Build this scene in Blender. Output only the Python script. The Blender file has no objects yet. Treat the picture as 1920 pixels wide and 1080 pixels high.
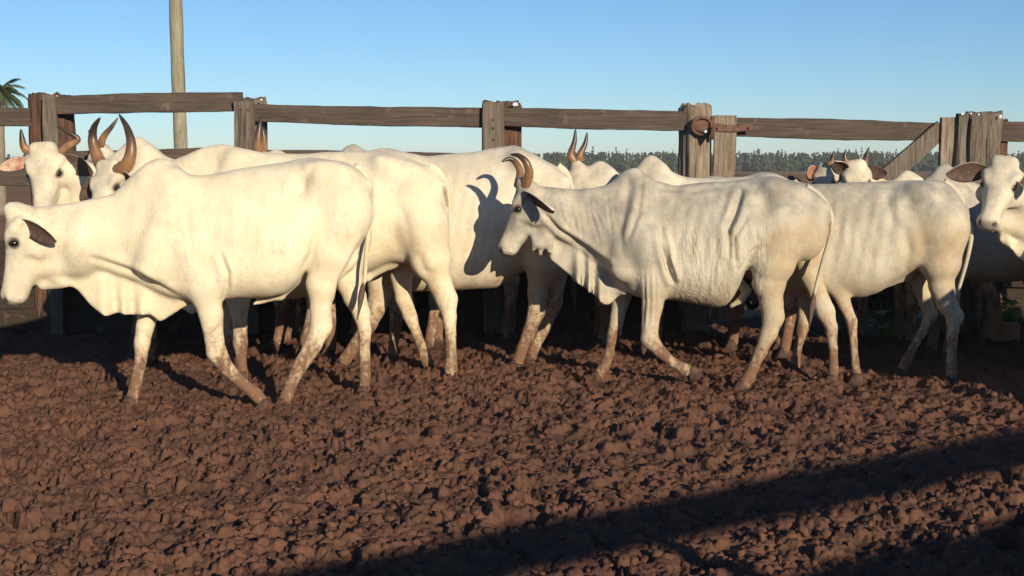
import bpy, math, random
import numpy as np
from mathutils import Vector, Matrix
random.seed(7); RNG = np.random.default_rng(11)
R = math.radians
sc = bpy.context.scene
col = sc.collection

# ------------------------------------------------------------------ camera, sky, sun
FPX = 2376.0; CAMZ = 1.5; HOR = 310.0
PITCH = math.atan((540 - HOR) / FPX)
cam_d = bpy.data.cameras.new('camera'); cam = bpy.data.objects.new('camera', cam_d); col.objects.link(cam)
cam.location = (0, 0, CAMZ); cam.rotation_euler = (math.pi / 2 - PITCH, 0, 0)
cam_d.sensor_width = 36; cam_d.lens = FPX / 1920 * 36; cam_d.clip_start = 0.05; cam_d.clip_end = 3000
sc.camera = cam

SUN_EL = R(16.5); SUN_AZ = R(26.0)          # the sun stands behind the viewer, a little to the right
world = bpy.data.worlds.new('World'); sc.world = world; world.use_nodes = True
wn = world.node_tree.nodes; wl = world.node_tree.links
sky = wn.new('ShaderNodeTexSky'); sky.sky_type = 'NISHITA'; sky.sun_disc = False
sky.sun_elevation = SUN_EL; sky.sun_rotation = math.pi - SUN_AZ
sky.air_density = 0.95; sky.dust_density = 0.0; sky.ozone_density = 5.6; sky.altitude = 300
bg = wn['Background']; bg.inputs['Strength'].default_value = 0.098
wl.new(sky.outputs[0], bg.inputs[0])

sun_d = bpy.data.lights.new('sun', 'SUN'); sun = bpy.data.objects.new('sun', sun_d); col.objects.link(sun)
sun_d.energy = 5.0; sun_d.angle = R(0.55); sun_d.color = (1.0, 0.86, 0.63)
SUNV = Vector((math.sin(SUN_AZ) * math.cos(SUN_EL), -math.cos(SUN_AZ) * math.cos(SUN_EL), math.sin(SUN_EL)))
sun.rotation_euler = SUNV.to_track_quat('Z', 'Y').to_euler()
sun.location = (9, -16, 6)
sc.view_settings.view_transform = 'Standard'; sc.view_settings.look = 'None'
sc.view_settings.exposure = 0.24; sc.view_settings.gamma = 1.0; sc.view_settings.use_curve_mapping = False

# ------------------------------------------------------------------ helpers
_cp, _sp = math.cos(PITCH), math.sin(PITCH)
def ray(px, py):
    u = (px - 960) / FPX; v = (540 - py) / FPX
    return (u, _cp + v * _sp, -_sp + v * _cp)
def at(px, py, Y):
    d = ray(px, py); t = Y / d[1]
    return Vector((d[0] * t, Y, CAMZ + d[2] * t))

def tag(o, label=None, cat=None, group=None, kind=None):
    if label: o['label'] = label
    if cat: o['category'] = cat
    if group: o['group'] = group
    if kind: o['kind'] = kind
    return o
def empty(name, loc, rz=0.0):
    o = bpy.data.objects.new(name, None); col.objects.link(o)
    o.location = loc; o.rotation_euler = (0, 0, rz); o.empty_display_size = 0.2
    return o
def mesh_obj(name, V, F, mat, parent=None, smooth=True, attrs=None):
    me = bpy.data.meshes.new(name)
    V = np.asarray(V, dtype=np.float32)
    if isinstance(F, np.ndarray):
        n = F.shape[1]
        me.vertices.add(len(V)); me.vertices.foreach_set('co', V.ravel())
        me.loops.add(F.size); me.loops.foreach_set('vertex_index', F.ravel().astype(np.int32))
        me.polygons.add(len(F)); me.polygons.foreach_set('loop_start', np.arange(0, F.size, n, dtype=np.int32))
        me.update(calc_edges=True)
    else:
        me.from_pydata([tuple(map(float, v)) for v in V], [], F); me.update()
    me.polygons.foreach_set('use_smooth', np.full(len(me.polygons), smooth))
    if attrs:
        for k, a in attrs.items():
            at_ = me.attributes.new(k, 'FLOAT', 'POINT'); at_.data.foreach_set('value', np.asarray(a, dtype=np.float32))
    if mat: me.materials.append(mat)
    o = bpy.data.objects.new(name, me); col.objects.link(o)
    if parent: o.parent = parent
    return o

# value noise ---------------------------------------------------------------
_perm = RNG.random(65536).astype(np.float32)
def _h(i, j, k):
    return _perm[((i * 73856093) ^ (j * 19349663) ^ (k * 83492791)) & 65535]
def vnoise(x, y, z):
    x = np.asarray(x, np.float64); y = np.asarray(y, np.float64) + 0 * x; z = np.asarray(z, np.float64) + 0 * x
    xi = np.floor(x).astype(np.int64); yi = np.floor(y).astype(np.int64); zi = np.floor(z).astype(np.int64)
    fx = x - xi; fy = y - yi; fz = z - zi
    fx = fx * fx * (3 - 2 * fx); fy = fy * fy * (3 - 2 * fy); fz = fz * fz * (3 - 2 * fz)
    r = 0
    for a in (0, 1):
        for b in (0, 1):
            for c in (0, 1):
                r = r + _h(xi + a, yi + b, zi + c) * (fx if a else 1 - fx) * (fy if b else 1 - fy) * (fz if c else 1 - fz)
    return r * 2 - 1
def fbm(x, y, z, o=3):
    r = 0; a = 1.0; s = 0
    for i in range(o):
        r = r + a * vnoise(x * 2 ** i + 17 * i, y * 2 ** i + 5 * i, z * 2 ** i + 3 * i); s += a; a *= 0.5
    return r / s
def sstep(a, b, x):
    t = np.clip((x - a) / (b - a), 0, 1); return t * t * (3 - 2 * t)

# ------------------------------------------------------------------ materials
class MT:
    def __init__(s, name, rough=0.8, spec=0.3):
        s.m = bpy.data.materials.new(name); s.m.use_nodes = True
        s.n = s.m.node_tree.nodes; s.l = s.m.node_tree.links
        s.b = s.n['Principled BSDF']; s.b.inputs['Roughness'].default_value = rough
        s.b.inputs['Specular IOR Level'].default_value = spec
        s.tc = s.n.new('ShaderNodeTexCoord')
    def mapping(s, scale, src='Object'):
        mp = s.n.new('ShaderNodeMapping'); mp.inputs['Scale'].default_value = scale
        s.l.new(s.tc.outputs[src], mp.inputs[0]); return mp.outputs[0]
    def noise(s, scale=5, detail=5, rough=0.6, vec=None, dist=0.0):
        t = s.n.new('ShaderNodeTexNoise'); t.inputs['Scale'].default_value = scale
        t.inputs['Detail'].default_value = detail; t.inputs['Roughness'].default_value = rough
        t.inputs['Distortion'].default_value = dist
        s.l.new(vec if vec is not None else s.tc.outputs['Object'], t.inputs['Vector']); return t.outputs['Fac']
    def ramp(s, fac, stops):
        r = s.n.new('ShaderNodeValToRGB'); e = r.color_ramp.elements
        while len(e) < len(stops): e.new(0.5)
        for k, (p, c) in enumerate(stops):
            e[k].position = p; e[k].color = (*c, 1) if len(c) == 3 else c
        s.l.new(fac, r.inputs[0]); return r.outputs[0]
    def mix(s, fac, a, b, mode='MIX'):
        m = s.n.new('ShaderNodeMix'); m.data_type = 'RGBA'; m.blend_type = mode
        for sock, v in ((m.inputs[0], fac), (m.inputs[6], a), (m.inputs[7], b)):
            if isinstance(v, (int, float)): sock.default_value = v
            elif isinstance(v, tuple): sock.default_value = (*v, 1)
            else: s.l.new(v, sock)
        return m.outputs[2]
    def math(s, op, a, b=None):
        m = s.n.new('ShaderNodeMath'); m.operation = op
        for k, v in enumerate((a, b)):
            if v is None: continue
            if isinstance(v, (int, float)): m.inputs[k].default_value = v
            else: s.l.new(v, m.inputs[k])
        return m.outputs[0]
    def attr(s, name):
        a = s.n.new('ShaderNodeAttribute'); a.attribute_name = name; return a.outputs['Fac']
    def bump(s, h, strength=0.3, dist=0.01):
        b = s.n.new('ShaderNodeBump'); b.inputs['Strength'].default_value = strength; b.inputs['Distance'].default_value = dist
        s.l.new(h, b.inputs['Height']); s.l.new(b.outputs[0], s.b.inputs['Normal'])
    def color(s, c):
        if isinstance(c, tuple): s.b.inputs['Base Color'].default_value = (*c, 1)
        else: s.l.new(c, s.b.inputs['Base Color'])
        return s.m

def hide_mat(name, base, grey, dirt):
    """short white coat with grey skin showing through, tan dirt and red mud"""
    m = MT(name, 0.75, 0.22)
    n1 = m.noise(3.2, 5, 0.6); n2 = m.noise(11, 5, 0.65); n3 = m.noise(38, 4, 0.6)
    st = m.noise(7, 5, 0.6, m.mapping((1.2, 1.2, 0.9)))
    c = m.mix(m.ramp(n1, [(0.42, (0, 0, 0)), (0.66, (1, 1, 1))]), base, tuple(k * x for k, x in zip((0.82, 0.81, 0.80), base)))
    c = m.mix(m.ramp(m.noise(6.5, 4, 0.6, m.mapping((1.3, 1.3, 0.7))), [(0.50, (0, 0, 0)), (0.72, (0.5,) * 3)]), c, tuple(k * x for k, x in zip((0.84, 0.74, 0.60), base)))
    c = m.mix(m.math('MULTIPLY', m.attr('grey'), m.ramp(st, [(0.36, (0.25,) * 3), (0.62, (1, 1, 1))])), c, grey)
    c = m.mix(m.math('MULTIPLY', m.attr('tan'), m.ramp(n2, [(0.25, (0.25,) * 3), (0.80, (1, 1, 1))])), c, dirt)
    hair = m.noise(95, 3, 0.6, m.mapping((1.6, 1.6, 0.22)))
    c = m.mix(m.ramp(hair, [(0.40, (0.30,) * 3), (0.62, (0, 0, 0))]), c, grey)
    spots = m.ramp(m.noise(17, 5, 0.65), [(0.66, (0, 0, 0)), (0.74, (1, 1, 1))])
    c = m.mix(m.math('MULTIPLY', spots, 0.45), c, (0.22, 0.17, 0.13))
    nl = m.noise(7, 5, 0.7, m.mapping((1.2, 1.2, 0.45)), 0.8)
    mudf = m.math('ADD', m.attr('mud'), m.math('MULTIPLY', m.math('SUBTRACT', nl, 0.5), 2.0))
    mudf = m.math('ADD', mudf, m.math('MULTIPLY', m.math('SUBTRACT', n3, 0.5), 1.0))
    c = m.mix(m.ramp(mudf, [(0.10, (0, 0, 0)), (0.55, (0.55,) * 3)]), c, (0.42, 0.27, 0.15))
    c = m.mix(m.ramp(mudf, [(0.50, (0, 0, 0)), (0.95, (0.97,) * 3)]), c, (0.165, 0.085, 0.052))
    c = m.mix(m.attr('dark'), c, (0.055, 0.045, 0.042))
    h = m.math('ADD', m.math('MULTIPLY', m.noise(70, 4, 0.7, m.mapping((1.5, 1.5, 0.35))), 0.5), m.math('MULTIPLY', n3, 0.25))
    wv = m.noise(30, 3, 0.55, m.mapping((2.6, 1.2, 0.30)), 1.2)
    h = m.math('ADD', h, m.math('MULTIPLY', m.math('MULTIPLY', wv, 3.0), m.attr('wr')))
    m.bump(h, 0.45, 0.012)
    m.b.inputs['Sheen Weight'].default_value = 0.08
    return m.color(c)
HIDE_CREAM = hide_mat('hide_cream', (0.83, 0.74, 0.54), (0.46, 0.41, 0.33), (0.50, 0.34, 0.18))
HIDE_GREY = hide_mat('hide_greyish_white', (0.63, 0.575, 0.46), (0.28, 0.26, 0.22), (0.42, 0.285, 0.145))
HIDE_WHITE = hide_mat('hide_off_white', (0.74, 0.665, 0.52), (0.38, 0.34, 0.28), (0.45, 0.31, 0.16))

def horn_mat():
    m = MT('horn', 0.38, 0.5)
    n = m.noise(22, 5, 0.6, m.mapping((1, 1, 0.25)))
    t = m.attr('along')
    c = m.ramp(t, [(0.0, (0.20, 0.11, 0.06)), (0.28, (0.33, 0.17, 0.075)), (0.46, (0.17, 0.085, 0.042)), (0.66, (0.025, 0.018, 0.016))])
    c = m.mix(m.ramp(n, [(0.35, (0, 0, 0)), (0.7, (0.6,) * 3)]), c, (0.09, 0.055, 0.035))
    m.bump(n, 0.5, 0.004); return m.color(c)
HORN = horn_mat()
def simple(name, c1, c2, scale=8, rough=0.8, spec=0.3, bump=0.3, bd=0.01, stretch=(1, 1, 1)):
    m = MT(name, rough, spec); v = m.mapping(stretch)
    n = m.noise(scale, 5, 0.6, v); m.bump(n, bump, bd)
    return m.color(m.ramp(n, [(0.32, c1), (0.68, c2)]))
EAR_OUT = simple('ear_coat', (0.45, 0.38, 0.30), (0.66, 0.58, 0.46), 30, stretch=(1, 1, 1))
EAR_IN = simple('ear_inner_skin', (0.05, 0.034, 0.03), (0.13, 0.08, 0.062), 40)
EAR_PINK = simple('ear_inner_pink', (0.30, 0.12, 0.08), (0.56, 0.42, 0.32), 16)
EYE = MT('eye', 0.12, 0.6).color((0.012, 0.009, 0.008))
HOOF = simple('muddy_hoof', (0.040, 0.026, 0.020), (0.12, 0.065, 0.045), 30)
TUFT = simple('tail_hair', (0.05, 0.038, 0.032), (0.16, 0.11, 0.08), 60, stretch=(1, 1, 0.1))

def wood_mat(name, a, b, dark, sx=1.0):
    m = MT(name, 0.88, 0.2)
    g = m.noise(16, 7, 0.68, m.mapping((0.16 * sx, 3, 3)), 0.6)
    n = m.noise(2.3, 4, 0.6); k = m.noise(9, 4, 0.6)
    c = m.mix(m.ramp(n, [(0.35, (0, 0, 0)), (0.65, (1, 1, 1))]), a, b)
    c = m.mix(m.ramp(g, [(0.36, (0.75,) * 3), (0.60, (0, 0, 0))]), c, dark)
    c = m.mix(m.ramp(k, [(0.60, (0, 0, 0)), (0.78, (0.6,) * 3)]), c, (0.20, 0.16, 0.12))
    m.bump(g, 0.9, 0.012); return m.color(c)
def wood_up(name, a, b, dark):
    m = MT(name, 0.9, 0.2)
    g = m.noise(15, 7, 0.7, m.mapping((3, 3, 0.16)), 0.9)
    n = m.noise(3, 4, 0.6)
    c = m.mix(m.ramp(n, [(0.35, (0, 0, 0)), (0.65, (1, 1, 1))]), a, b)
    c = m.mix(m.ramp(g, [(0.34, (0.85,) * 3), (0.56, (0, 0, 0))]), c, dark)
    m.bump(g, 1.0, 0.02); return m.color(c)
RAIL = wood_mat('weathered_board', (0.118, 0.088, 0.070), (0.085, 0.066, 0.054), (0.040, 0.031, 0.027))
POST = wood_up('weathered_post', (0.21, 0.175, 0.14), (0.145, 0.118, 0.095), (0.05, 0.036, 0.03))
POST_PALE = wood_up('pale_weathered_post', (0.34, 0.28, 0.21), (0.24, 0.18, 0.13), (0.06, 0.045, 0.036))
RAIL_SHADE = wood_mat('shade_dark_board', (0.060, 0.040, 0.030), (0.042, 0.030, 0.024), (0.022, 0.016, 0.013))  # near-black board colour paints in the deep shade under the herd
POST_RED = wood_up('reddish_post', (0.16, 0.082, 0.055), (0.10, 0.06, 0.045), (0.03, 0.02, 0.018))
POLE = wood_up('utility_pole_wood', (0.36, 0.33, 0.24), (0.27, 0.25, 0.18), (0.13, 0.12, 0.09))
RUST = simple('rusty_iron', (0.080, 0.040, 0.030), (0.155, 0.078, 0.055), 26, 0.8, 0.4)
WHITE = simple('white_dropping', (0.75, 0.75, 0.74), (0.85, 0.85, 0.84), 20)
OCHRE = simple('freshly_cut_timber', (0.24, 0.11, 0.05), (0.36, 0.18, 0.085), 14, stretch=(1, 1, 0.3))

def mud_mat():
    m = MT('churned_red_mud', 1.0, 0.08)
    n1 = m.noise(1.3, 5, 0.6); n2 = m.noise(14, 6, 0.7); n3 = m.noise(60, 4, 0.6)
    c = m.mix(m.ramp(n1, [(0.35, (0, 0, 0)), (0.65, (1, 1, 1))]), (0.168, 0.078, 0.050), (0.120, 0.060, 0.041))
    c = m.mix(m.ramp(n2, [(0.36, (0, 0, 0)), (0.66, (1, 1, 1))]), m.mix(0.55, c, (0.07, 0.045, 0.036)), c)
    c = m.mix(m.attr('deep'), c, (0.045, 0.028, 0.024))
    m.bump(m.math('ADD', n2, m.math('MULTIPLY', n3, 0.5)), 0.5, 0.012)
    return m.color(c)
MUD = mud_mat()
FIELD = simple('dry_field', (0.20, 0.115, 0.07), (0.28, 0.17, 0.10), 0.12, 1.0, 0.0, 0.0, 0.05)

# ------------------------------------------------------------------ signed-distance sculpting of the cattle
class Grid:
    def __init__(s, lo, hi, h):
        s.h = h; s.lo = np.array(lo, np.float32)
        s.n = np.ceil((np.array(hi) - np.array(lo)) / h).astype(int) + 1
        s.ax = [s.lo[i] + h * np.arange(s.n[i], dtype=np.float32) for i in range(3)]
        s.v = np.full(tuple(s.n), 0.30, np.float32)
    def crop(s, lo, hi, m=0.12):
        sl = []
        for i in range(3):
            a = int(np.clip(np.floor((lo[i] - m - s.lo[i]) / s.h), 0, s.n[i] - 2))
            b = int(np.clip(np.ceil((hi[i] + m - s.lo[i]) / s.h) + 1, a + 2, s.n[i]))
            sl.append(slice(a, b))
        X = s.ax[0][sl[0]][:, None, None]; Y = s.ax[1][sl[1]][None, :, None]; Z = s.ax[2][sl[2]][None, None, :]
        return tuple(sl), X, Y, Z
    def union(s, sl, d, k):
        a = s.v[sl]
        if k <= 0: s.v[sl] = np.minimum(a, d); return
        h = np.clip(0.5 + 0.5 * (a - d) / k, 0, 1)
        s.v[sl] = a * (1 - h) + d * h - k * h * (1 - h)
    def carve(s, sl, d, k):
        a = s.v[sl]; b = -d
        h = np.clip(0.5 - 0.5 * (a - b) / k, 0, 1)
        s.v[sl] = a * (1 - h) + b * h + k * h * (1 - h)
    def limb(s, pts, k=0.04, fy=1.0, carve=False):
        """chain of tapering round cones; pts = (x, y, z, r)"""
        P = np.array(pts, np.float32)
        rm = P[:, 3].max()
        sl, X, Y, Z = s.crop(P[:, :3].min(0) - rm, P[:, :3].max(0) + rm, 0.06 + k)
        D = None
        for a, b in zip(P[:-1], P[1:]):
            ab = b[:3] - a[:3]; L2 = float((ab ** 2).sum()) + 1e-9
            t = np.clip(((X - a[0]) * ab[0] + (Y - a[1]) * ab[1] + (Z - a[2]) * ab[2]) / L2, 0, 1)
            t2 = t * t * (3 - 2 * t)
            r = a[3] + (b[3] - a[3]) * t2
            d = np.sqrt((X - a[0] - ab[0] * t) ** 2 + ((Y - a[1] - ab[1] * t) / fy) ** 2 + (Z - a[2] - ab[2] * t) ** 2) - r
            if D is None: D = d
            else:
                kk = 0.012; h = np.clip(0.5 + 0.5 * (D - d) / kk, 0, 1); D = D * (1 - h) + d * h - kk * h * (1 - h)
        (s.carve if carve else s.union)(sl, D, k)
    def ell(s, c, r, k=0.05, rot=None, carve=False):
        """ellipsoid; rot = angle about the lateral axis"""
        m = max(r); c = np.array(c, float)
        sl, X, Y, Z = s.crop(c - m, c + m, 0.06 + k)
        x = X - c[0]; y = Y - c[1]; z = Z - c[2]
        if rot:
            ca, sa = math.cos(rot), math.sin(rot); x, z = x * ca + z * sa, -x * sa + z * ca
        q = np.sqrt((x / r[0]) ** 2 + (y / r[1]) ** 2 + (z / r[2]) ** 2)
        g = np.sqrt((x / r[0] ** 2) ** 2 + (y / r[1] ** 2) ** 2 + (z / r[2] ** 2) ** 2) + 1e-6
        (s.carve if carve else s.union)(sl, q * (q - 1) / g, k)
    def loft(s, xs, top, bot, w, egg, k=0.05, p=2.3):
        sl, X, Y, Z = s.crop((xs[0], -w.max(), bot.min()), (xs[-1], w.max(), top.max()), 0.1)
        x = X[:, 0, 0]
        T = np.interp(x, xs, top)[:, None, None].astype(np.float32); B = np.interp(x, xs, bot)[:, None, None].astype(np.float32)
        W = np.interp(x, xs, w)[:, None, None].astype(np.float32); E = np.interp(x, xs, egg)[:, None, None].astype(np.float32)
        A = np.maximum((T - B) / 2, 0.01); C = (T + B) / 2
        dz = (Z - C); W2 = W * (1 - E * np.clip(dz / A, -1.2, 1.2))
        W2 = np.maximum(W2, 0.015)
        q = (np.abs(dz / A) ** p + np.abs(Y / W2) ** p) ** (1 / p)
        g = np.sqrt((dz / A ** 2) ** 2 + (Y / W2 ** 2) ** 2) / np.maximum(np.sqrt((dz / A) ** 2 + (Y / W2) ** 2), 1e-4)
        d = (q - 1) / np.maximum(g, 1e-3)
        de = np.maximum(xs[0] - X, X - xs[-1])
        d = np.where(de > 0, np.sqrt(np.maximum(d, 0) ** 2 + np.maximum(de, 0) ** 2), np.maximum(d, de))
        s.union(sl, d.astype(np.float32), k)
    def curtain(s, xs, top, bot, th, amp, freq, ph, k=0.03):
        """thin hanging fold of skin (dewlap)"""
        sl, X, Y, Z = s.crop((xs[0], -0.12, bot.min()), (xs[-1], 0.12, top.max()), 0.05)
        T = np.interp(X, xs, top); B = np.interp(X, xs, bot)
        low = np.clip((T - Z) / np.maximum(T - B, 0.02), 0, 1)
        y0 = amp * low * np.sin(X * freq + ph + 2.0 * np.sin(X * freq * 0.31))
        tt = th * (1 - 0.45 * low)
        d = np.abs(Y - y0) - tt
        e = B - Z + 0 * Y
        kk = 0.02; h = np.clip(0.5 - 0.5 * (d - e) / kk, 0, 1); d = d * (1 - h) + e * h + kk * h * (1 - h)
        d = np.maximum(d, np.maximum(np.maximum(xs[0] - X, X - xs[-1]), Z - T))
        s.union(sl, d.astype(np.float32), k)
    def frame(s, O, S, U, A, ext):
        """crop + coordinates in an oriented frame (t along A, s along S, u along U)"""
        O = np.array(O, float)
        cs = [O + a * np.array(A) + b * np.array(S) + c * np.array(U) for a in ext[0] for b in ext[1] for c in ext[2]]
        cs = np.array(cs)
        sl, X, Y, Z = s.crop(cs.min(0), cs.max(0), 0.04)
        x = X - O[0]; y = Y - O[1]; z = Z - O[2]
        return sl, x * A[0] + y * A[1] + z * A[2], x * S[0] + y * S[1] + z * S[2], x * U[0] + y * U[1] + z * U[2]
    def mesh(s):
        v = s.v
        v[0] = v[-1] = 0.1; v[:, 0] = v[:, -1] = 0.1; v[:, :, 0] = v[:, :, -1] = 0.1
        nx, ny, nz = v.shape
        ins = v < 0
        c = np.zeros((nx - 1, ny - 1, nz - 1), np.int8)
        offs = [(a, b, e) for a in (0, 1) for b in (0, 1) for e in (0, 1)]
        for a, b, e in offs: c += ins[a:nx - 1 + a, b:ny - 1 + b, e:nz - 1 + e]
        act = (c > 0) & (c < 8); I = np.argwhere(act)
        idx = np.full(act.shape, -1, np.int32); idx[act] = np.arange(len(I))
        vals = {o: v[I[:, 0] + o[0], I[:, 1] + o[1], I[:, 2] + o[2]] for o in offs}
        acc = np.zeros((len(I), 3)); cnt = np.zeros(len(I))
        for o in offs:
            for ax in range(3):
                if o[ax] == 0:
                    o2 = list(o); o2[ax] = 1; o2 = tuple(o2)
                    a, b = vals[o], vals[o2]; m = (a < 0) != (b < 0)
                    t = np.where(m, a / np.where(m, a - b, 1), 0)
                    p = np.tile(np.array(o, float), (len(I), 1)); p[:, ax] += t
                    acc[m] += p[m]; cnt[m] += 1
        P = I + acc / cnt[:, None]
        V = s.lo + s.h * P
        F = []
        for ax in range(3):
            a1, a2 = (ax + 1) % 3, (ax + 2) % 3
            n = [nx, ny, nz]; n[ax] -= 1
            s0 = [slice(1, -1)] * 3; s0[ax] = slice(0, n[ax])
            s1 = list(s0); s1[ax] = slice(1, n[ax] + 1)
            A = ins[tuple(s0)]; B = ins[tuple(s1)]
            for flip, M in ((0, A & ~B), (1, ~A & B)):
                E = np.argwhere(M)
                if not len(E): continue
                for i in range(3):
                    if i != ax: E[:, i] += 1
                q = []
                for d1, d2 in ((-1, -1), (0, -1), (0, 0), (-1, 0)):
                    e = E.copy(); e[:, a1] += d1; e[:, a2] += d2
                    q.append(idx[e[:, 0], e[:, 1], e[:, 2]])
                q = np.stack(q, 1)
                F.append(q if not flip else q[:, ::-1])
        return V, np.concatenate(F)

def vnormals(V, F):
    a, b, c, d = (V[F[:, i]] for i in range(4))
    n = np.cross(c - a, d - b); N = np.zeros_like(V)
    for i in range(4):
        for ax in range(3): N[:, ax] += np.bincount(F[:, i], n[:, ax], len(V))
    return N / np.maximum(np.linalg.norm(N, axis=1, keepdims=True), 1e-9)
def laplace(V, F, it=1, f=0.5):
    E = np.concatenate([F[:, [0, 1]], F[:, [1, 2]], F[:, [2, 3]], F[:, [3, 0]]])
    dg = np.bincount(E[:, 0], minlength=len(V)).astype(float) + np.bincount(E[:, 1], minlength=len(V))
    for _ in range(it):
        S = np.zeros_like(V)
        for ax in range(3):
            S[:, ax] = np.bincount(E[:, 0], V[E[:, 1], ax], len(V)) + np.bincount(E[:, 1], V[E[:, 0], ax], len(V))
        V = V + f * (S / dg[:, None] - V)
    return V
def poly_dist(x, z, pts):
    """distance in the side view to a polyline, and how far along it"""
    D = np.full(x.shape, 9.0); T = np.zeros(x.shape); n = len(pts) - 1; SG = np.zeros(x.shape)
    for i in range(n):
        ax, az = pts[i]; bx, bz = pts[i + 1]; dx, dz = bx - ax, bz - az
        t = np.clip(((x - ax) * dx + (z - az) * dz) / (dx * dx + dz * dz + 1e-9), 0, 1)
        d = np.hypot(x - ax - t * dx, z - az - t * dz); m = d < D
        sg = (x - ax) * dz - (z - az) * dx
        D = np.where(m, d, D); T = np.where(m, (i + t) / n, T); SG = np.where(m, sg, SG)
    return D, T, np.where(SG > 0, 1.0, -1.0)

def catmull(P, n=6):
    P = [np.array(p, float) for p in P]; P = [2 * P[0] - P[1]] + P + [2 * P[-1] - P[-2]]; out = []
    for i in range(1, len(P) - 2):
        for k in range(n):
            t = k / n
            out.append(0.5 * (2 * P[i] + (P[i + 1] - P[i - 1]) * t + (2 * P[i - 1] - 5 * P[i] + 4 * P[i + 1] - P[i + 2]) * t * t + (3 * P[i] - P[i - 1] - 3 * P[i + 1] + P[i + 2]) * t ** 3))
    out.append(P[-2]); return np.array(out)
def tube(P, seg=14, squash=1.0, ring=None):
    """P rows (x,y,z,r) -> verts, faces, along"""
    V = []; F = []; al = []; n = len(P); up = np.array([0.3, 1.0, 0.2])
    for i in range(n):
        t = P[min(i + 1, n - 1), :3] - P[max(i - 1, 0), :3]; t = t / (np.linalg.norm(t) + 1e-9)
        a = np.cross(t, up); a /= np.linalg.norm(a) + 1e-9; b = np.cross(t, a)
        for k in range(seg):
            th = 2 * math.pi * k / seg; r = P[i, 3] * (ring(i / (n - 1), th) if ring else 1)
            V.append(P[i, :3] + r * (a * math.cos(th) + b * math.sin(th) * squash)); al.append(i / (n - 1))
    for i in range(n - 1):
        for k in range(seg):
            k2 = (k + 1) % seg
            F.append((i * seg + k, i * seg + k2, (i + 1) * seg + k2, (i + 1) * seg + k))
    V.append(P[0, :3]); V.append(P[-1, :3]); al += [0, 1]
    for k in range(seg):
        k2 = (k + 1) % seg
        F.append((n * seg, k2, k)); F.append((n * seg + 1, (n - 1) * seg + k, (n - 1) * seg + k2))
    return V, F, al

def unit(v): v = np.array(v, float); return v / np.linalg.norm(v)

def hoof_mesh():
    V = []; F = []
    for sy in (-1, 1):
        o = len(V)
        for (z, x0, x1, y0, y1) in ((-0.045, -0.075, 0.045, 0.004, 0.046), (0.0, -0.055, 0.042, 0.004, 0.042), (0.045, -0.032, 0.036, 0.003, 0.034)):
            for (x, y) in ((x0, (y0 + y1) / 2 - 0.006), (x0 + 0.02, y1 - 0.004), (x1 - 0.02, y1), (x1, y1 - 0.012), (x1, y0), (x0 + 0.02, y0)):
                V.append((x, sy * y, z))
        for i in range(2):
            for k in range(6):
                k2 = (k + 1) % 6; q = (o + i * 6 + k, o + i * 6 + k2, o + (i + 1) * 6 + k2, o + (i + 1) * 6 + k)
                F.append(q if sy > 0 else q[::-1])
        F.append(tuple(o + 12 + k for k in range(6))); F.append(tuple(o + k for k in range(5, -1, -1)))
    me = bpy.data.meshes.new('hoof'); me.from_pydata(V, [], F); me.materials.append(HOOF)
    me.polygons.foreach_set('use_smooth', np.full(len(me.polygons), True)); return me
HOOF_ME = hoof_mesh()
def eye_mesh():
    import bmesh
    bm = bmesh.new(); bmesh.ops.create_uvsphere(bm, u_segments=14, v_segments=8, radius=1.0)
    me = bpy.data.meshes.new('eye'); bm.to_mesh(me); bm.free(); me.materials.append(EYE)
    me.polygons.foreach_set('use_smooth', np.full(len(me.polygons), True)); return me
EYE_ME = eye_mesh()

# widths along the body: -0.45 poll .. 0 hump .. 1 rump
WU = [-0.55, -0.42, -0.28, -0.12, 0.0, 0.15, 0.32, 0.50, 0.66, 0.80, 0.90, 0.965, 1.0]
WW = [0.075, 0.085, 0.105, 0.145, 0.175, 0.225, 0.275, 0.300, 0.285, 0.245, 0.185, 0.115, 0.045]
EG = [0.05, 0.05, 0.10, 0.25, 0.42, 0.34, 0.22, 0.20, 0.16, 0.10, 0.10, 0.05, 0.0]

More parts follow.
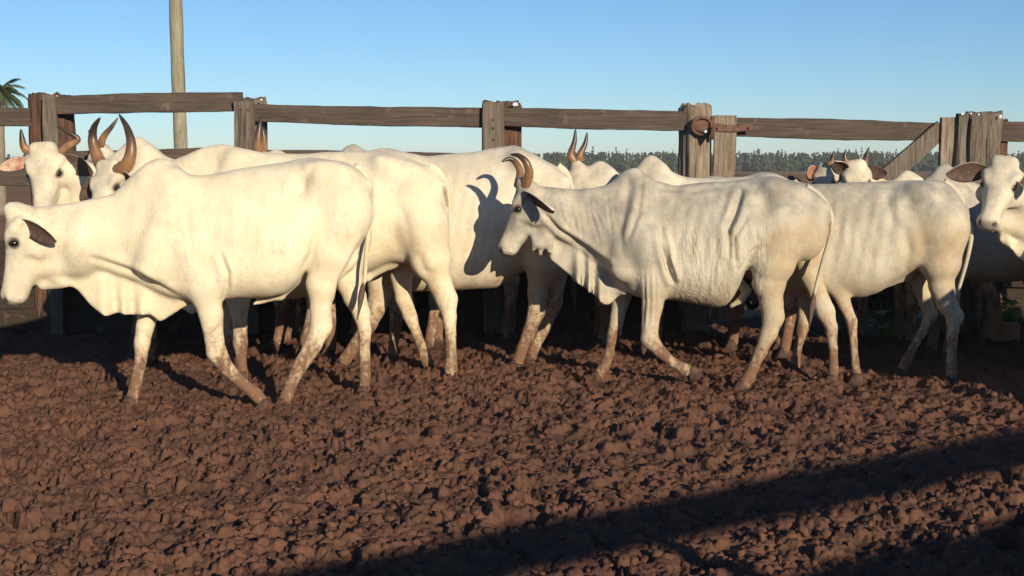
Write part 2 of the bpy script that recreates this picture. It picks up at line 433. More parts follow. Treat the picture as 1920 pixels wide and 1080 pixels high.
def ear(parent, base, tip, face, length_w=0.11, inner=None, floppy=0.0):
    """leaf shaped, cupped ear from base to tip; 'face' is where the hollow side looks"""
    base = np.array(base, float); tip = np.array(tip, float); ax = tip - base; L = np.linalg.norm(ax); ax /= L
    f = np.array(face, float); f -= ax * f.dot(ax); f = unit(f); w = np.cross(ax, f)
    V = []; n, m = 14, 9
    for side in (0, 1):
        for i in range(n):
            t = i / (n - 1); prof = math.sin(math.pi * min(0.985, t * 0.93 + 0.06) ** 0.95) ** 0.60
            prof = max(prof, 0.30 * (1 - t))
            hw = length_w / 2 * prof
            for j in range(m):
                s = -1 + 2 * j / (m - 1)
                cup = 0.028 * (1 - s * s) * (1 - 0.5 * t) * (1 if hw > 0.01 else 0.3)
                p = base + ax * (t * L) + w * (s * hw) + f * (-cup - floppy * t * t * L) + f * (0.0 if side == 0 else -0.007)
                p = p + np.array([0, 0, -0.02 * t * t])
                V.append(p)
    F = []; mi = []
    for side in (0, 1):
        o = side * n * m
        for i in range(n - 1):
            for j in range(m - 1):
                q = (o + i * m + j, o + i * m + j + 1, o + (i + 1) * m + j + 1, o + (i + 1) * m + j)
                F.append(q if side == 0 else q[::-1]); mi.append(0 if side == 0 and 0 < i else (1 if side else 0))
    ring = [j for j in range(m)] + [i * m + m - 1 for i in range(1, n)] + [(n - 1) * m + j for j in range(m - 2, -1, -1)] + [i * m for i in range(n - 2, 0, -1)]
    for a, b in zip(ring, ring[1:] + ring[:1]): F.append((b, a, a + n * m, b + n * m)); mi.append(1)
    o = mesh_obj('ear', V, F, inner or EAR_IN, parent); o.data.materials.append(EAR_OUT)
    o.data.polygons.foreach_set('material_index', mi); return o

def horn(parent, pts, r0=0.038, r1=0.005):
    P = catmull(pts, 7); n = len(P)
    rr = np.array([r0 * (1 - t) ** 0.72 + r1 for t in np.linspace(0, 1, n)])
    rr[-1] = r1 * 0.6
    P4 = np.column_stack([P, rr])
    V, F, al = tube(P4, 14, 0.86, lambda t, th: 1 + (0.05 * math.sin(t * 70) * (1 - t) ** 2 if t < 0.35 else 0) + 0.02 * math.sin(3 * th + 4 * t))
    return mesh_obj('horn', V, F, HORN, parent, attrs={'along': al})

def build_cow(S):
    """S: dict describing one animal in its own frame (x to the rear, y away, z up), metres"""
    h = S.get('h', 0.016)
    root = empty(S.get('name', 'cow'), S['loc'], S['yaw'])
    tag(root, S['label'], 'cow' if S.get('name', 'cow') == 'cow' else S['name'], 'white humped cattle crowding along the corral')
    tx, tz = np.array(S['top']).T; bx, bz = np.array(S['bot']).T
    xh, xr = S['xh'], S['xr']; LB = xr - xh; ws = S.get('wscale', 1.0)
    xs = np.arange(min(tx[0], bx[0]), max(tx[-1], bx[-1]), 0.012)
    def sm(a, n=5):
        k = np.hanning(n + 2)[1:-1]; k /= k.sum(); return np.convolve(np.pad(a, n // 2, mode='edge'), k, 'valid')
    T = sm(np.interp(xs, tx, tz), 7); B = sm(np.interp(xs, bx, bz), 7)
    # poke the profile shut at the rump
    U = (xs - xh) / LB
    W = np.interp(U, WU, WW) * ws; E = np.interp(U, WU, EG)
    hd = S['head']; poll = np.array(hd['poll'], float); muz = np.array(hd['muz'], float)
    leg_pts = [np.array(l['p'], float) for l in S['legs']]
    allp = np.concatenate([p[:, :3] for p in leg_pts] + [[poll], [muz]])
    lo = np.minimum(allp.min(0), [xs[0], -0.33, 0]) - 0.16; hi = np.maximum(allp.max(0), [xs[-1], 0.33, T.max()]) + 0.14
    lo[2] = -0.09
    g = Grid(lo, hi, h)
    g.loft(xs, T, B, W, E, 0.02)
    zt = lambda u: float(np.interp(xh + u * LB, xs, T)); zb = lambda u: float(np.interp(xh + u * LB, xs, B))
    X = lambda u: xh + u * LB
    for sy in (-1, 1):
        # shoulder blade, point of shoulder, hip bone, pin bone, haunch
        z0, z1 = zt(0.06), zb(0.06); H = z0 - z1
        g.limb([(X(0.06), sy * 0.07 * ws, z0 - 0.10, 0.06), (X(0.01), sy * 0.145 * ws, z0 - 0.42 * H, 0.085), (X(-0.06), sy * 0.155 * ws, z1 + 0.26 * H, 0.085)], 0.07, 0.75)
        g.ell((X(0.73), sy * 0.175 * ws, zt(0.73) - 0.095), (0.085, 0.062, 0.06), 0.11, rot=-0.3)
        g.ell((X(0.965), sy * 0.085, zt(0.965) - 0.05), (0.04, 0.04, 0.045), 0.05)
        g.ell((X(0.84), sy * 0.125 * ws, zt(0.84) - 0.27), (0.18, 0.135, 0.25), 0.07, rot=0.25)
    # legs
    for l, P in zip(S['legs'], leg_pts):
        g.limb([tuple(p) for p in P], l.get('k', 0.045), 0.84)
    # dewlap
    for dl in S.get('dewlap', []):
        dx, dtop = np.array(dl['top']).T; ex, dbot = np.array(dl['bot']).T
        xx = np.linspace(max(dx[0], ex[0]), min(dx[-1], ex[-1]), 90)
        g.curtain(xx, sm(np.interp(xx, dx, dtop), 9), sm(np.interp(xx, ex, dbot), 5), dl.get('th', 0.022), dl.get('amp', 0.02), dl.get('freq', 30), dl.get('ph', 0), 0.035)
    for e in S.get('extra', []): g.limb(e['p'], e.get('k', 0.03), e.get('fy', 1.0), e.get('carve', False))
    # head ----------------------------------------------------------
    A = unit(muz - poll); HL = float(np.linalg.norm(muz - poll)); Sd = np.array(hd.get('side', (0, 1, 0)), float)
    Sd = unit(Sd - A * Sd.dot(A)); Up = np.cross(Sd, A); hs = HL / 0.52
    # neck link
    nk = np.array(hd['neck'], float)
    c1 = poll + A * 0.13 * hs - Up * 0.085 * hs
    g.limb([(*nk, hd.get('nr', 0.14)), (*((nk + c1) / 2 + np.array([0, 0, 0.01])), 0.118 * hs), (*c1, 0.098 * hs)], 0.07)
    sl, t, s_, u_ = g.frame(poll, Sd, Up, A, ((-0.08, HL + 0.05), (-0.16, 0.16), (-0.27, 0.14)))
    tt = t / HL
    st = [-0.06, 0.0, 0.10, 0.24, 0.36, 0.50, 0.66, 0.80, 0.92, 0.98, 1.03]
    pt = [0.0, 0.035, 0.050, 0.047, 0.036, 0.022, 0.014, 0.012, 0.014, 0.0, -0.03]
    pb = [-0.06, -0.12, -0.180, -0.215, -0.222, -0.200, -0.165, -0.142, -0.132, -0.115, -0.07]
    pw = [0.05, 0.088, 0.104, 0.108, 0.102, 0.084, 0.071, 0.066, 0.072, 0.062, 0.02]
    Tt = np.interp(tt, st, pt) * hs; Tb = np.interp(tt, st, pb) * hs; Tw = np.interp(tt, st, pw) * hs
    a_ = (Tt - Tb) / 2; c_ = (Tt + Tb) / 2; dz = u_ - c_
    eg = np.interp(tt, [0, 0.3, 0.5, 0.9], [-0.05, -0.16, -0.10, 0.05])
    w_ = Tw * (1 - eg * np.clip(dz / a_, -1, 1)); p = 2.5
    q = (np.abs(dz / a_) ** p + np.abs(s_ / w_) ** p) ** (1 / p)
    gg = np.sqrt((dz / a_ ** 2) ** 2 + (s_ / w_ ** 2) ** 2) / np.maximum(np.sqrt((dz / a_) ** 2 + (s_ / w_) ** 2), 1e-4)
    d = (q - 1) / np.maximum(gg, 1e-3); de = np.maximum(-0.06 * HL - t, t - 1.03 * HL)
    d = np.where(de > 0, np.sqrt(np.maximum(d, 0) ** 2 + np.maximum(de, 0) ** 2), np.maximum(d, de))
    g.union(sl, d.astype(np.float32), 0.03)
    onhd = True
    hp = lambda t_, s, u: tuple(poll + A * t_ * HL + Sd * s * hs + Up * u * hs)
    g.limb([(*hp(0.02, -0.05, 0.025), 0.045 * hs), (*hp(0.02, 0.05, 0.025), 0.045 * hs)], 0.04)      # poll ridge
    for sy in (-1, 1):
        g.limb([(*hp(0.28, sy * 0.088, 0.012), 0.026 * hs), (*hp(0.36, sy * 0.085, 0.005), 0.022 * hs)], 0.03)   # brow
        g.limb([(*hp(0.45, sy * 0.078, -0.055), 0.016), (*hp(0.62, sy * 0.06, -0.05), 0.012)], 0.03)               # cheek bone
        g.limb([(*hp(0.345, sy * 0.118, -0.022), 0.016 * hs), (*hp(0.365, sy * 0.116, -0.024), 0.014 * hs)], 0.012, carve=True)
        
        g.limb([(*hp(0.99, sy * 0.035, -0.085), 0.008), (*hp(0.88, sy * 0.066, -0.090), 0.007), (*hp(0.80, sy * 0.068, -0.100), 0.005)], 0.012, carve=True)
        g.ell(hp(0.34, sy * 0.088, -0.135), (0.085, 0.030, 0.075), 0.03)                                          # jaw muscle
        g.limb([(*hp(0.42, sy * 0.112, 0.02), 0.020 * hs), (*hp(0.62, sy * 0.088, 0.018), 0.016 * hs)], 0.03, carve=True)
        g.limb([(*hp(0.52, sy * 0.112, -0.12), 0.022 * hs), (*hp(0.74, sy * 0.092, -0.075), 0.014 * hs)], 0.035, carve=True)
        g.limb([(*hp(0.90, sy * 0.050, -0.045), 0.030 * hs), (*hp(0.96, sy * 0.046, -0.040), 0.026 * hs)], 0.02)
        g.limb([(*hp(0.945, sy * 0.062, -0.010), 0.013 * hs), (*hp(0.985, sy * 0.060, -0.030), 0.013 * hs)], 0.010, carve=True)
        g.limb([(*hp(0.20, sy * 0.10, -0.01), 0.035 * hs), (*hp(0.12, sy * 0.115, -0.03), 0.026 * hs)], 0.03)       # ear root
    V, F = g.mesh()
    V = laplace(V, F, 2, 0.45)
    N = vnormals(V, F)
    x, y, z = V.T
    seed = S.get('seed', 0) * 3.7
    u = (x - xh) / LB; mid = sstep(-0.6, -0.1, u) * (1 - sstep(0.9, 1.1, u)) * sstep(0.45, 0.7, z)
    dsp = 0.006 * fbm(x * 6 + seed, y * 6, z * 5, 3) * mid
    dsp += 0.0016 * fbm(x * 30 + seed, y * 30, z * 13, 2) * S.get('wrinkle', 0.6) * mid
    rib = np.sin((x - 0.18 * (z - 1.0)) * 2 * math.pi / 0.085)
    dsp += S.get('ribs', 0.002) * rib * sstep(0.12, 0.3, u) * (1 - sstep(0.55, 0.68, u)) * sstep(zb(0.4) + 0.05, zb(0.4) + 0.3, z) * (1 - sstep(zt(0.4) - 0.2, zt(0.4) - 0.05, z))
    wn_ = fbm(x * 42 + 1.5 * vnoise(x * 7, y * 7, z * 6) + seed, y * 10, z * 6.5, 2)
    wm = S.get('wrm', 0.0) * sstep(0.14, 0.26, u) * (1 - sstep(0.62, 0.72, u)) * (1 - sstep(zt(0.4) - 0.42, zt(0.4) - 0.2, z)) * sstep(0.5, 0.6, z)
    dsp -= 0.0055 * wm * (1 - np.abs(wn_) * 2.6).clip(0, 1)
    # spine and the hollow in front of the hip bones
    dsp -= 0.022 * np.exp(-((u - 0.655) / 0.045) ** 2 - ((z - (zt(0.65) - 0.17)) / 0.085) ** 2) * S.get('thin', 1.0)
    dsp -= 0.016 * np.exp(-((u - 0.85) / 0.05) ** 2 - ((z - (zt(0.85) - 0.10)) / 0.06) ** 2) * S.get('thin', 1.0)
    for cr in S.get('crease', []):
        D, Tn, sg = poly_dist(x, z, cr['p'])
        en = np.sin(np.pi * np.clip(Tn, 0.0, 1)) ** 0.5 if cr.get('taper', True) else 1
        w = cr.get('w', 0.012); dp = cr.get('d', 0.012)
        dsp += en * dp * (-np.exp(-(D / w) ** 2) + 0.7 * np.exp(-((D - 2.0 * w) / (1.4 * w)) ** 2))
    V = V + N * dsp[:, None]
    # coat masks
    mud = 1.0 - sstep(0.06, S.get('mud_shade_z', 0.50), z) * 1.05  # leg mud; on rear cows it also paints in shade
    mud = mud + 0.0
    tan = 0.30 * np.clip(1 - np.abs(z - 0.55) / 0.28, 0, 1) + 1.15 * S.get('tan', 0.3) * sstep(0.58, 0.75, u) * (1 - sstep(0.95, 1.25, z)) * sstep(0.5, 0.7, z)
    tan += 0.5 * S.get('tan', 0.3) * np.exp(-((z - zb(0.4) - 0.02) / 0.12) ** 2) * (np.abs(u - 0.45) < 0.5)
    grey = S.get('grey', 0.4) * 1.25 * (0.35 * np.exp(-((u - 0.72) / 0.12) ** 2 - ((z - zt(0.7) + 0.1) / 0.15) ** 2) + sstep(zt(0.4) - 0.45, zt(0.4) - 0.02, z) * 0.8 + np.exp(-(u / 0.13) ** 2) * 0.5 * (z > 0.8) + 0.6 * (u < -0.1) * (z > 0.6) * 0.6 + 0.18)
    dark = np.zeros(len(V))
    rel = V - poll; ht = rel @ A / HL; hsd = rel @ Sd / hs; hu = rel @ Up / hs
    onf = (np.abs(hsd) < 0.15) & (hu > -0.26) & (hu < 0.12) & (ht > -0.1) & (ht < 1.15)
    grey = grey + onf * (0.30 + 0.35 * sstep(0.6, 0.95, ht) + 0.45 * np.exp(-((ht - 0.37) / 0.12) ** 2 - ((hu + 0.02) / 0.05) ** 2))
    onh = (np.abs(hsd) < 0.15) & (hu > -0.24) & (hu < 0.1)
    dark += 0.6 * sstep(0.93, 1.0, ht) * onh * (ht < 1.15)
    for sy in (-1, 1):
        dd = np.sqrt(((ht - 0.355) * HL / hs) ** 2 + (hsd - sy * 0.103) ** 2 + (hu + 0.02) ** 2)
        dark += 0.9 * (1 - sstep(0.026, 0.042, dd))
        dd = np.sqrt(((ht - 0.975) * HL / hs) ** 2 + (hsd - sy * 0.052) ** 2 + (hu + 0.02) ** 2)
        dark += 0.95 * (1 - sstep(0.014, 0.026, dd))
    for cr in S.get('darkline', []):
        D, Tn, sg = poly_dist(x, z, cr['p']); dark += cr.get('a', 0.6) * (1 - sstep(cr['w'] * 0.5, cr['w'], D)) * (y < 0)
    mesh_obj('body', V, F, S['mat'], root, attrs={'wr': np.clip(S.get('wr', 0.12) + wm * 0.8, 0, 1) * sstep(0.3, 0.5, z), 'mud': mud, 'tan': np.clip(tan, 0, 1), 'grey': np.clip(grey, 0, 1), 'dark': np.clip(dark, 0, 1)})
    # parts ---------------------------------------------------------
    for sy in (-1, 1):
        o = bpy.data.objects.new('eye', EYE_ME); col.objects.link(o); o.parent = root
        o.location = hp(0.355, sy * 0.095, -0.022); o.scale = (0.029 * hs, 0.023 * hs, 0.020 * hs)
        e = hd.get('ears', {}).get(sy)
        b = np.array(hp(0.15, sy * 0.10, -0.02))
        if e is None:
            tip = np.array(hp(0.26, sy * 0.27, -0.09)) + np.array([0.07, 0, -0.05]); face = -np.array((0, 1, 0)) * 0.6 + Up * 0.6
            ear(root, b, tip, face)
        else:
            ear(root, b, e['tip'], e['face'], e.get('w', 0.11), e.get('inner'), e.get('floppy', 0))
    for hpnt in hd.get('horns', []): horn(root, [np.array(hp(*q[1:])) if q[0] == 'h' else np.array(q) for q in hpnt['p']], hpnt.get('r', 0.036))
    if S.get('tail'):
        P = catmull(S['tail'], 6); n = len(P)
        rr = np.interp(np.linspace(0, 1, n), [0, 0.12, 0.3, 1], [0.036, 0.028, 0.018, 0.0115]) * S.get('tailr', 1.0)
        Vt, Ft, al = tube(np.column_stack([P, rr]), 12, 1.0)
        Vt = np.array(Vt); gr = np.full(len(Vt), 0.3); zr = np.zeros(len(Vt))
        to = mesh_obj('tail', Vt, Ft, S['mat'], root, attrs={'mud': zr, 'tan': gr, 'grey': gr, 'dark': zr})
        e = P[-1]; dr = unit(P[-1] - P[-3])
        Pt = np.array([[*(e - dr * 0.04), 0.010], [*(e + dr * 0.02), 0.016], [*(e + dr * 0.07 + np.array([0, 0, -0.01])), 0.018], [*(e + dr * 0.13 + np.array([0.005, 0, -0.02])), 0.010], [*(e + dr * 0.20 + np.array([0.008, 0, -0.03])), 0.002]])
        Vt, Ft, al = tube(Pt, 14, 1.0, lambda t, th: 1 + 0.22 * math.sin(5 * th + 3 * t))
        mesh_obj('tail_tuft', Vt, Ft, TUFT, to)
    for l, P in zip(S['legs'], leg_pts):
        e = P[-1]; p2 = P[-2]; o = bpy.data.objects.new('hoof', HOOF_ME); col.objects.link(o); o.parent = root
        o.location = (e[0] - 0.01, e[1], e[2]); dx = (e[0] - p2[0]); dz = (p2[2] - e[2]) + 1e-3
        o.rotation_euler = (0, l.get('hr', 0.0), 0)
    return root

class Frame:
    """a cow's own vertical plane: maps photo pixels to the cow's local metres"""
    def __init__(s, px, Y, yaw):
        p = at(px, 540, Y); s.o = Vector((p.x, Y, 0)); s.yaw = yaw; s.c, s.s = math.cos(yaw), math.sin(yaw); s.Y = Y
    def __call__(s, px, py, dy=0.0):
        d = ray(px, py); nx, ny = -s.s, s.c                       # plane normal (local y)
        # (t*d - o).n = dy
        t = (dy + s.o.x * nx + s.o.y * ny) / (d[0] * nx + d[1] * ny)
        X, Y, Z = t * d[0] - s.o.x, t * d[1] - s.o.y, CAMZ + t * d[2]
        return (X * s.c + Y * s.s, dy, Z)
    def xz(s, L): return [(lambda q: (q[0], q[2]))(s(*p)) for p in L]
    def leg(s, L, dy, ground=True, rs=1.0):
        sc_ = s.Y / FPX; out = []
        for i, p in enumerate(L):
            d = dy if len(p) < 4 else p[3]
            q = s(p[0], p[1], d); out.append([q[0], d, q[2], max(p[2] * sc_ * rs * (0.88 if p[2] < 27 else 1.0), 0.02)])
        if ground:                                             # the planted hoof stands in the mud
            z_end = out[-1][2]; sh = z_end + 0.005
            zt_ = out[0][2]
            for q in out: q[2] -= sh * (zt_ - q[2]) / (zt_ - z_end)
        return out

# ------------------------------------------------------------------ the ground
def worley(x, y, cell, seed, rmin=0.5, rmax=1.0, thr=1.1):
    """overlapping lumps: returns 0..1 dome height"""
    gx = x / cell; gy = y / cell; ix = np.floor(gx).astype(np.int64); iy = np.floor(gy).astype(np.int64)
    best = np.zeros_like(gx)
    for a in (-1, 0, 1):
        for b in (-1, 0, 1):
            cx, cy = ix + a, iy + b
            px = cx + _h(cx, cy, seed + 0 * cx); py = cy + _h(cx, cy, seed + 11 + 0 * cx)
            r = rmin + (rmax - rmin) * _h(cx, cy, seed + 23 + 0 * cx); hh = 0.35 + 0.65 * _h(cx, cy, seed + 37 + 0 * cx)
            an = _h(cx, cy, seed + 51 + 0 * cx) * 3.14; st = 1 + 0.7 * _h(cx, cy, seed + 61 + 0 * cx)
            dx = gx - px; dy = gy - py; ca, sa = np.cos(an), np.sin(an)
            u = (dx * ca + dy * sa) / st; v = (-dx * sa + dy * ca) * st ** 0.5
            d2 = (u * u + v * v) / (r * r)
            tl = _h(cx, cy, seed + 83 + 0 * cx) - 0.5; tm = _h(cx, cy, seed + 97 + 0 * cx) - 0.5
            best = np.maximum(best, hh * np.clip(1 - d2, 0, 1) ** 0.38 * (1 + (1.3 * tl * u + 1.3 * tm * v) / r))
    return best
PITS = []
def ground_h(x, y):
    wx = x + 0.05 * vnoise(x * 9, y * 9, 3.3) + 0.020 * vnoise(x * 27, y * 27, 1.3) + 0.013 * vnoise(x * 60, y * 60, 4.3)
    wy = y + 0.05 * vnoise(x * 9, y * 9, 8.3) + 0.020 * vnoise(x * 27, y * 27, 5.3) + 0.013 * vnoise(x * 60, y * 60, 6.3)
    big = 0.030 * fbm(x * 1.6, y * 1.6, 0.5, 3)
    pits = worley(wx, wy, 0.30, 5, 0.22, 0.42)
    patch = sstep(-0.45, 0.45, vnoise(x * 0.9, y * 0.9, 7.7))
    l1 = worley(wx, wy, 0.120, 71, 0.42, 0.78)
    l2 = worley(wx, wy, 0.055, 171, 0.40, 0.80)
    n1 = fbm(wx * 11, wy * 11, 2.7, 2); n2 = fbm(wx * 27 + 0.6 * n1, wy * 27, 7.1, 2); n3 = fbm(x * 46 + n2, y * 46, 4.1, 2)
    t1 = sstep(-0.14, 0.06, n1); t2 = sstep(-0.12, 0.10, n2); t3 = sstep(-0.15, 0.15, n3)
    rise = 0.75 + 0.35 * patch
    h = big - 0.080 * pits * (0.4 + 0.6 * patch) + rise * (0.010 * l1 + 0.010 * l2 + 0.020 * t1 + 0.022 * t2 * (0.5 + 0.5 * t1) + 0.013 * t3)
    h = h + 0.010 * vnoise(x * 17, y * 17, 3.9) + 0.005 * vnoise(x * 85, y * 85, 1.1)
    l1 = 0.8 * t1; l2 = 0.7 * t2
    return h - 0.040, pits, l1 + l2
def build_ground():
    ys = [3.2]
    while ys[-1] < 13.2: ys.append(ys[-1] + 0.0092 * max(1.0, (ys[-1] / 5.2) ** 1.3) * (1.7 if ys[-1] > 10 else 1))
    ys = np.array(ys); xs = []
    x = -6.6
    while x < 6.6: xs.append(x); x += 0.0100 + 0.02 * max(0, (abs(x) - 2.8)) ** 1.0 * 0.5
    xs = np.array(xs)
    Y, X = np.meshgrid(ys, xs, indexing='ij')
    H, pits, lum = ground_h(X, Y)
    edge = np.minimum.reduce([X + 6.6, 6.6 - X, Y - 3.2, 13.2 - Y]); H = H - 0.30 * (1 - sstep(0, 0.5, edge))
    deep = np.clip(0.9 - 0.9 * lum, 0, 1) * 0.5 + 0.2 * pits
    ny, nx = X.shape
    V = np.column_stack([X.ravel(), Y.ravel(), H.ravel()])
    i = (np.arange(ny - 1)[:, None] * nx + np.arange(nx - 1)[None, :]).ravel()
    F = np.stack([i, i + 1, i + nx + 1, i + nx], 1)
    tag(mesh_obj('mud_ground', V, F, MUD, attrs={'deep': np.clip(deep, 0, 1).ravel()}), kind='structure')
build_ground()

def ico(sub=2):
    import bmesh
    bm = bmesh.new(); bmesh.ops.create_icosphere(bm, subdivisions=sub, radius=1.0)
    V = np.array([v.co[:] for v in bm.verts]); F = np.array([[v.index for v in f.verts] for f in bm.faces]); bm.free(); return V, F
def build_clods():
    V0, F0 = ico(); n = 4200; Vs = []; Fs = []; dp = []
    Y = 4.1 + (RNG.random(n) ** 1.5) * 5.6; X = (RNG.random(n) * 2 - 1) * (0.55 * Y + 0.5)
    clus = vnoise(X * 1.3, Y * 1.3, 4.4) + 0.5 * vnoise(X * 4, Y * 4, 9.4); keep = clus > -0.35; X, Y = X[keep], Y[keep]; n = len(X)
    S = 0.007 + 0.014 * RNG.random(n) ** 2.2
    H, _, _ = ground_h(X, Y)
    for k in range(n):
        s = S[k]; P = V0 * (1 + 0.50 * vnoise(V0[:, 0] * 1.6 + k * 3.1, V0[:, 1] * 1.6, V0[:, 2] * 1.6)[:, None] + 0.34 * vnoise(V0[:, 0] * 3.6 + k * 3.1, V0[:, 1] * 4, V0[:, 2] * 4)[:, None])
        P = P * np.array([1 + 0.6 * RNG.random(), 0.8 + 0.4 * RNG.random(), 0.65 + 0.6 * RNG.random()]) * s
        a = RNG.random() * 6.28; b = (RNG.random() - 0.5) * 1.6; ca, sa = math.cos(a), math.sin(a); cb, sb = math.cos(b), math.sin(b)
        x, y, z = P.T; y, z = y * cb - z * sb, y * sb + z * cb; x, y = x * ca - y * sa, x * sa + y * ca
        Vs.append(np.column_stack([x + X[k], y + Y[k], z + H[k] + 0.25 * s])); Fs.append(F0 + k * len(V0))
    V = np.concatenate(Vs); F = np.concatenate(Fs)
    tag(mesh_obj('mud_clods', V, F, MUD, attrs={'deep': np.zeros(len(V))}), 'loose lumps of trampled red mud', 'mud clods', kind='stuff')
build_clods()

def build_field():
    n = 60; V = []; F = []
    rs = [0, 3, 8, 14, 22, 40, 80, 160, 320, 700, 1500]
    for i, r in enumerate(rs):
        for k in range(n):
            a = 2 * math.pi * k / n; V.append((r * math.sin(a) * 1.0, r * math.cos(a), -0.14 if r < 30 else -0.14 + 0.25 * math.sin(a * 3) * (r > 100)))
    for i in range(len(rs) - 1):
        for k in range(n):
            k2 = (k + 1) % n; q = (i * n + k, i * n + k2, (i + 1) * n + k2, (i + 1) * n + k)
            F.append(q[::-1])
    tag(mesh_obj('field', V, F, FIELD, smooth=True), kind='structure')
build_field()

# ------------------------------------------------------------------ timber
def board(name, a, b, hgt, th, mat, parent, seed=0, nseg=26, up=None, wob=0.004):
    """sawn board from a to b (centre line), with a worn, uneven outline"""
    a = np.array(a, float); b = np.array(b, float); ax = b - a; L = np.linalg.norm(ax); ax /= L
    up = np.array([0, 0, 1.0]) if up is None else np.array(up, float)
    s = unit(np.cross(ax, up)); up = np.cross(s, ax)
    V = []; c = 0.006
    prof = [(-1, -1, 1, 0), (-1, -1, 0, 1), (-1, 1, 0, -1), (-1, 1, 1, 0), (1, 1, -1, 0), (1, 1, 0, -1), (1, -1, 0, 1), (1, -1, -1, 0)]
    for i in range(nseg + 1):
        t = i / nseg
        for j, (sy, sz, cy, cz) in enumerate(prof):
            w = wob * vnoise(t * L * 5 + seed * 9.1, j * 1.7 + seed, sz * 3.0) + 0.5 * wob * vnoise(t * L * 17 + seed * 9.1, j * 2.7, 1.0)
            e = 0.012 * vnoise(t * 2.2 + seed, seed * 1.3, sz + 5)
            V.append(a + ax * (t * L + (0.006 * vnoise(j * 3.1, seed, 0.2) if i in (0, nseg) else 0)) + s * (sy * th / 2 + cy * c + w * 0.6) + up * (sz * hgt / 2 + cz * c + w + e))
    F = []
    for i in range(nseg):
        for j in range(8):
            j2 = (j + 1) % 8; F.append((i * 8 + j, i * 8 + j2, (i + 1) * 8 + j2, (i + 1) * 8 + j))
    F.append(tuple(range(7, -1, -1))); F.append(tuple(nseg * 8 + j for j in range(8)))
    return mesh_obj(name, V, F, mat, parent, smooth=False)
def log_post(name, x, y, ztop, r, mat, parent, seed=0, sq=0.85, gn=0.16, lean=0.0, power=3.2, taper=0.0, zbot=-0.2, cut=0.03, rot=0.0):
    """rough hewn post: squarish section, deep grooves down its length, ragged top"""
    seg = 44; nz = 46; V = []
    for i in range(nz + 1):
        z = zbot + (ztop - zbot) * i / nz
        for k in range(seg):
            th = 2 * math.pi * k / seg; c, s = math.cos(th), math.sin(th)
            rr = 1 / (abs(c) ** power + abs(s) ** power) ** (1 / power)
            g1 = float(vnoise(th * 2.2 + seed, z * 0.5, seed)); g2 = float(vnoise(th * 7 + seed, z * 0.8 + 4, seed)); g3 = float(vnoise(th * 2, z * 4 + seed, 3))
            q = r * rr * (1 + gn * (0.35 * g1 - 0.8 * max(0, g2) ** 1.2 * 1.2 + 0.25 * g3) + taper * (1 - i / nz))
            zz = z
            if i == nz: zz += cut * float(vnoise(th * 3 + seed, seed, 8)) ; q *= 0.95
            lx, ly = q * c, q * s * sq
            V.append((x + lx * math.cos(rot) - ly * math.sin(rot) + lean * (z - 1), y + lx * math.sin(rot) + ly * math.cos(rot), zz))
    F = []
    for i in range(nz):
        for k in range(seg):
            k2 = (k + 1) % seg; F.append((i * seg + k, i * seg + k2, (i + 1) * seg + k2, (i + 1) * seg + k))
    V.append((x + lean * (ztop - 1), y, ztop - 0.01)); b = nz * seg
    for k in range(seg): F.append((b + k, b + (k + 1) % seg, len(V) - 1))
    return mesh_obj(name, V, F, mat, parent, smooth=False)
def blob(name, c, r, mat, parent, seed=0):
    V0, F0 = ico(); V = V0 * (1 + 0.3 * vnoise(V0[:, 0] * 2 + seed, V0[:, 1] * 2, V0[:, 2] * 2)[:, None]) * np.array(r) + np.array(c)
    return mesh_obj(name, V, F0, mat, parent)

YF = 11.5                                                     # the corral fence line behind the herd
FT = 0.055
def P3(px, py, Y=YF): q = at(px, py, Y); return np.array(q)
def zpx(py, Y=YF): return at(960, py, Y).z
def xpx(px, Y=YF): return at(px, 300, Y).x
fence = empty('corral_fence', (0, YF, 0)); fence.location = (0, 0, 0)
tag(fence, 'weathered timber corral fence of rough posts and horizontal boards behind the herd', 'fence')
def rail_px(parent, x0, y0t, y0b, x1, y1t, y1b, mat=RAIL, Y=YF, seed=0, name='rail', Y2=None):
    a = P3(x0, (y0t + y0b) / 2, Y); b = P3(x1, (y1t + y1b) / 2, Y2 or Y)
    hh = 0.5 * ((zpx(y0t, Y) - zpx(y0b, Y)) + (zpx(y1t, Y) - zpx(y1b, Y)))
    return board(name, a, b, hh, FT, mat, parent, seed)
# far left bay
for k in range(2):
    d = 0 if k == 0 else 112
    rail_px(fence, -330, 196 + d, 232 + d, 92, 202 + d, 238 + d, seed=1 + k, Y=YF - 0.10)
# bay between first and second post: boards nailed in front of the posts
TOPS = [(97, 180, 215, 456, 172, 206), (452, 194, 229, 905, 203, 237), (903, 203, 238, 1290, 210, 243)]
for bi, (x0, a0, b0, x1, a1, b1) in enumerate(TOPS):
    off = ([0, 102], [0, 85], [0, 118])[bi]
    for k, d in enumerate(off):
        rail_px(fence, x0 + 2 * k, a0 + d, b0 + d + (0 if k else 0), x1 - k, a1 + d + (3 if k else 0), b1 + d + (3 if k else 0), seed=10 + bi * 5 + k, Y=YF - 0.19)
def shade_boards(parent, x0, x1, Y, n=4, z0=0.10, seed=0):  # boards added low down, coloured dark to stand in for shade behind the legs
    for k in range(n):
        z = z0 + 0.20 * k; yk = Y + 0.05 * (k % 2); board('rail', (x0, yk, z), (x1, yk, z + 0.01), 0.214, 0.045, RAIL_SHADE, parent, seed + k)
shade_boards(fence, xpx(-330), xpx(92), YF - 0.10, seed=101); shade_boards(fence, xpx(97), xpx(456), YF - 0.17, seed=106)
shade_boards(fence, xpx(452), xpx(905), YF - 0.17, seed=111); shade_boards(fence, xpx(903), xpx(1290), YF - 0.17, seed=116)
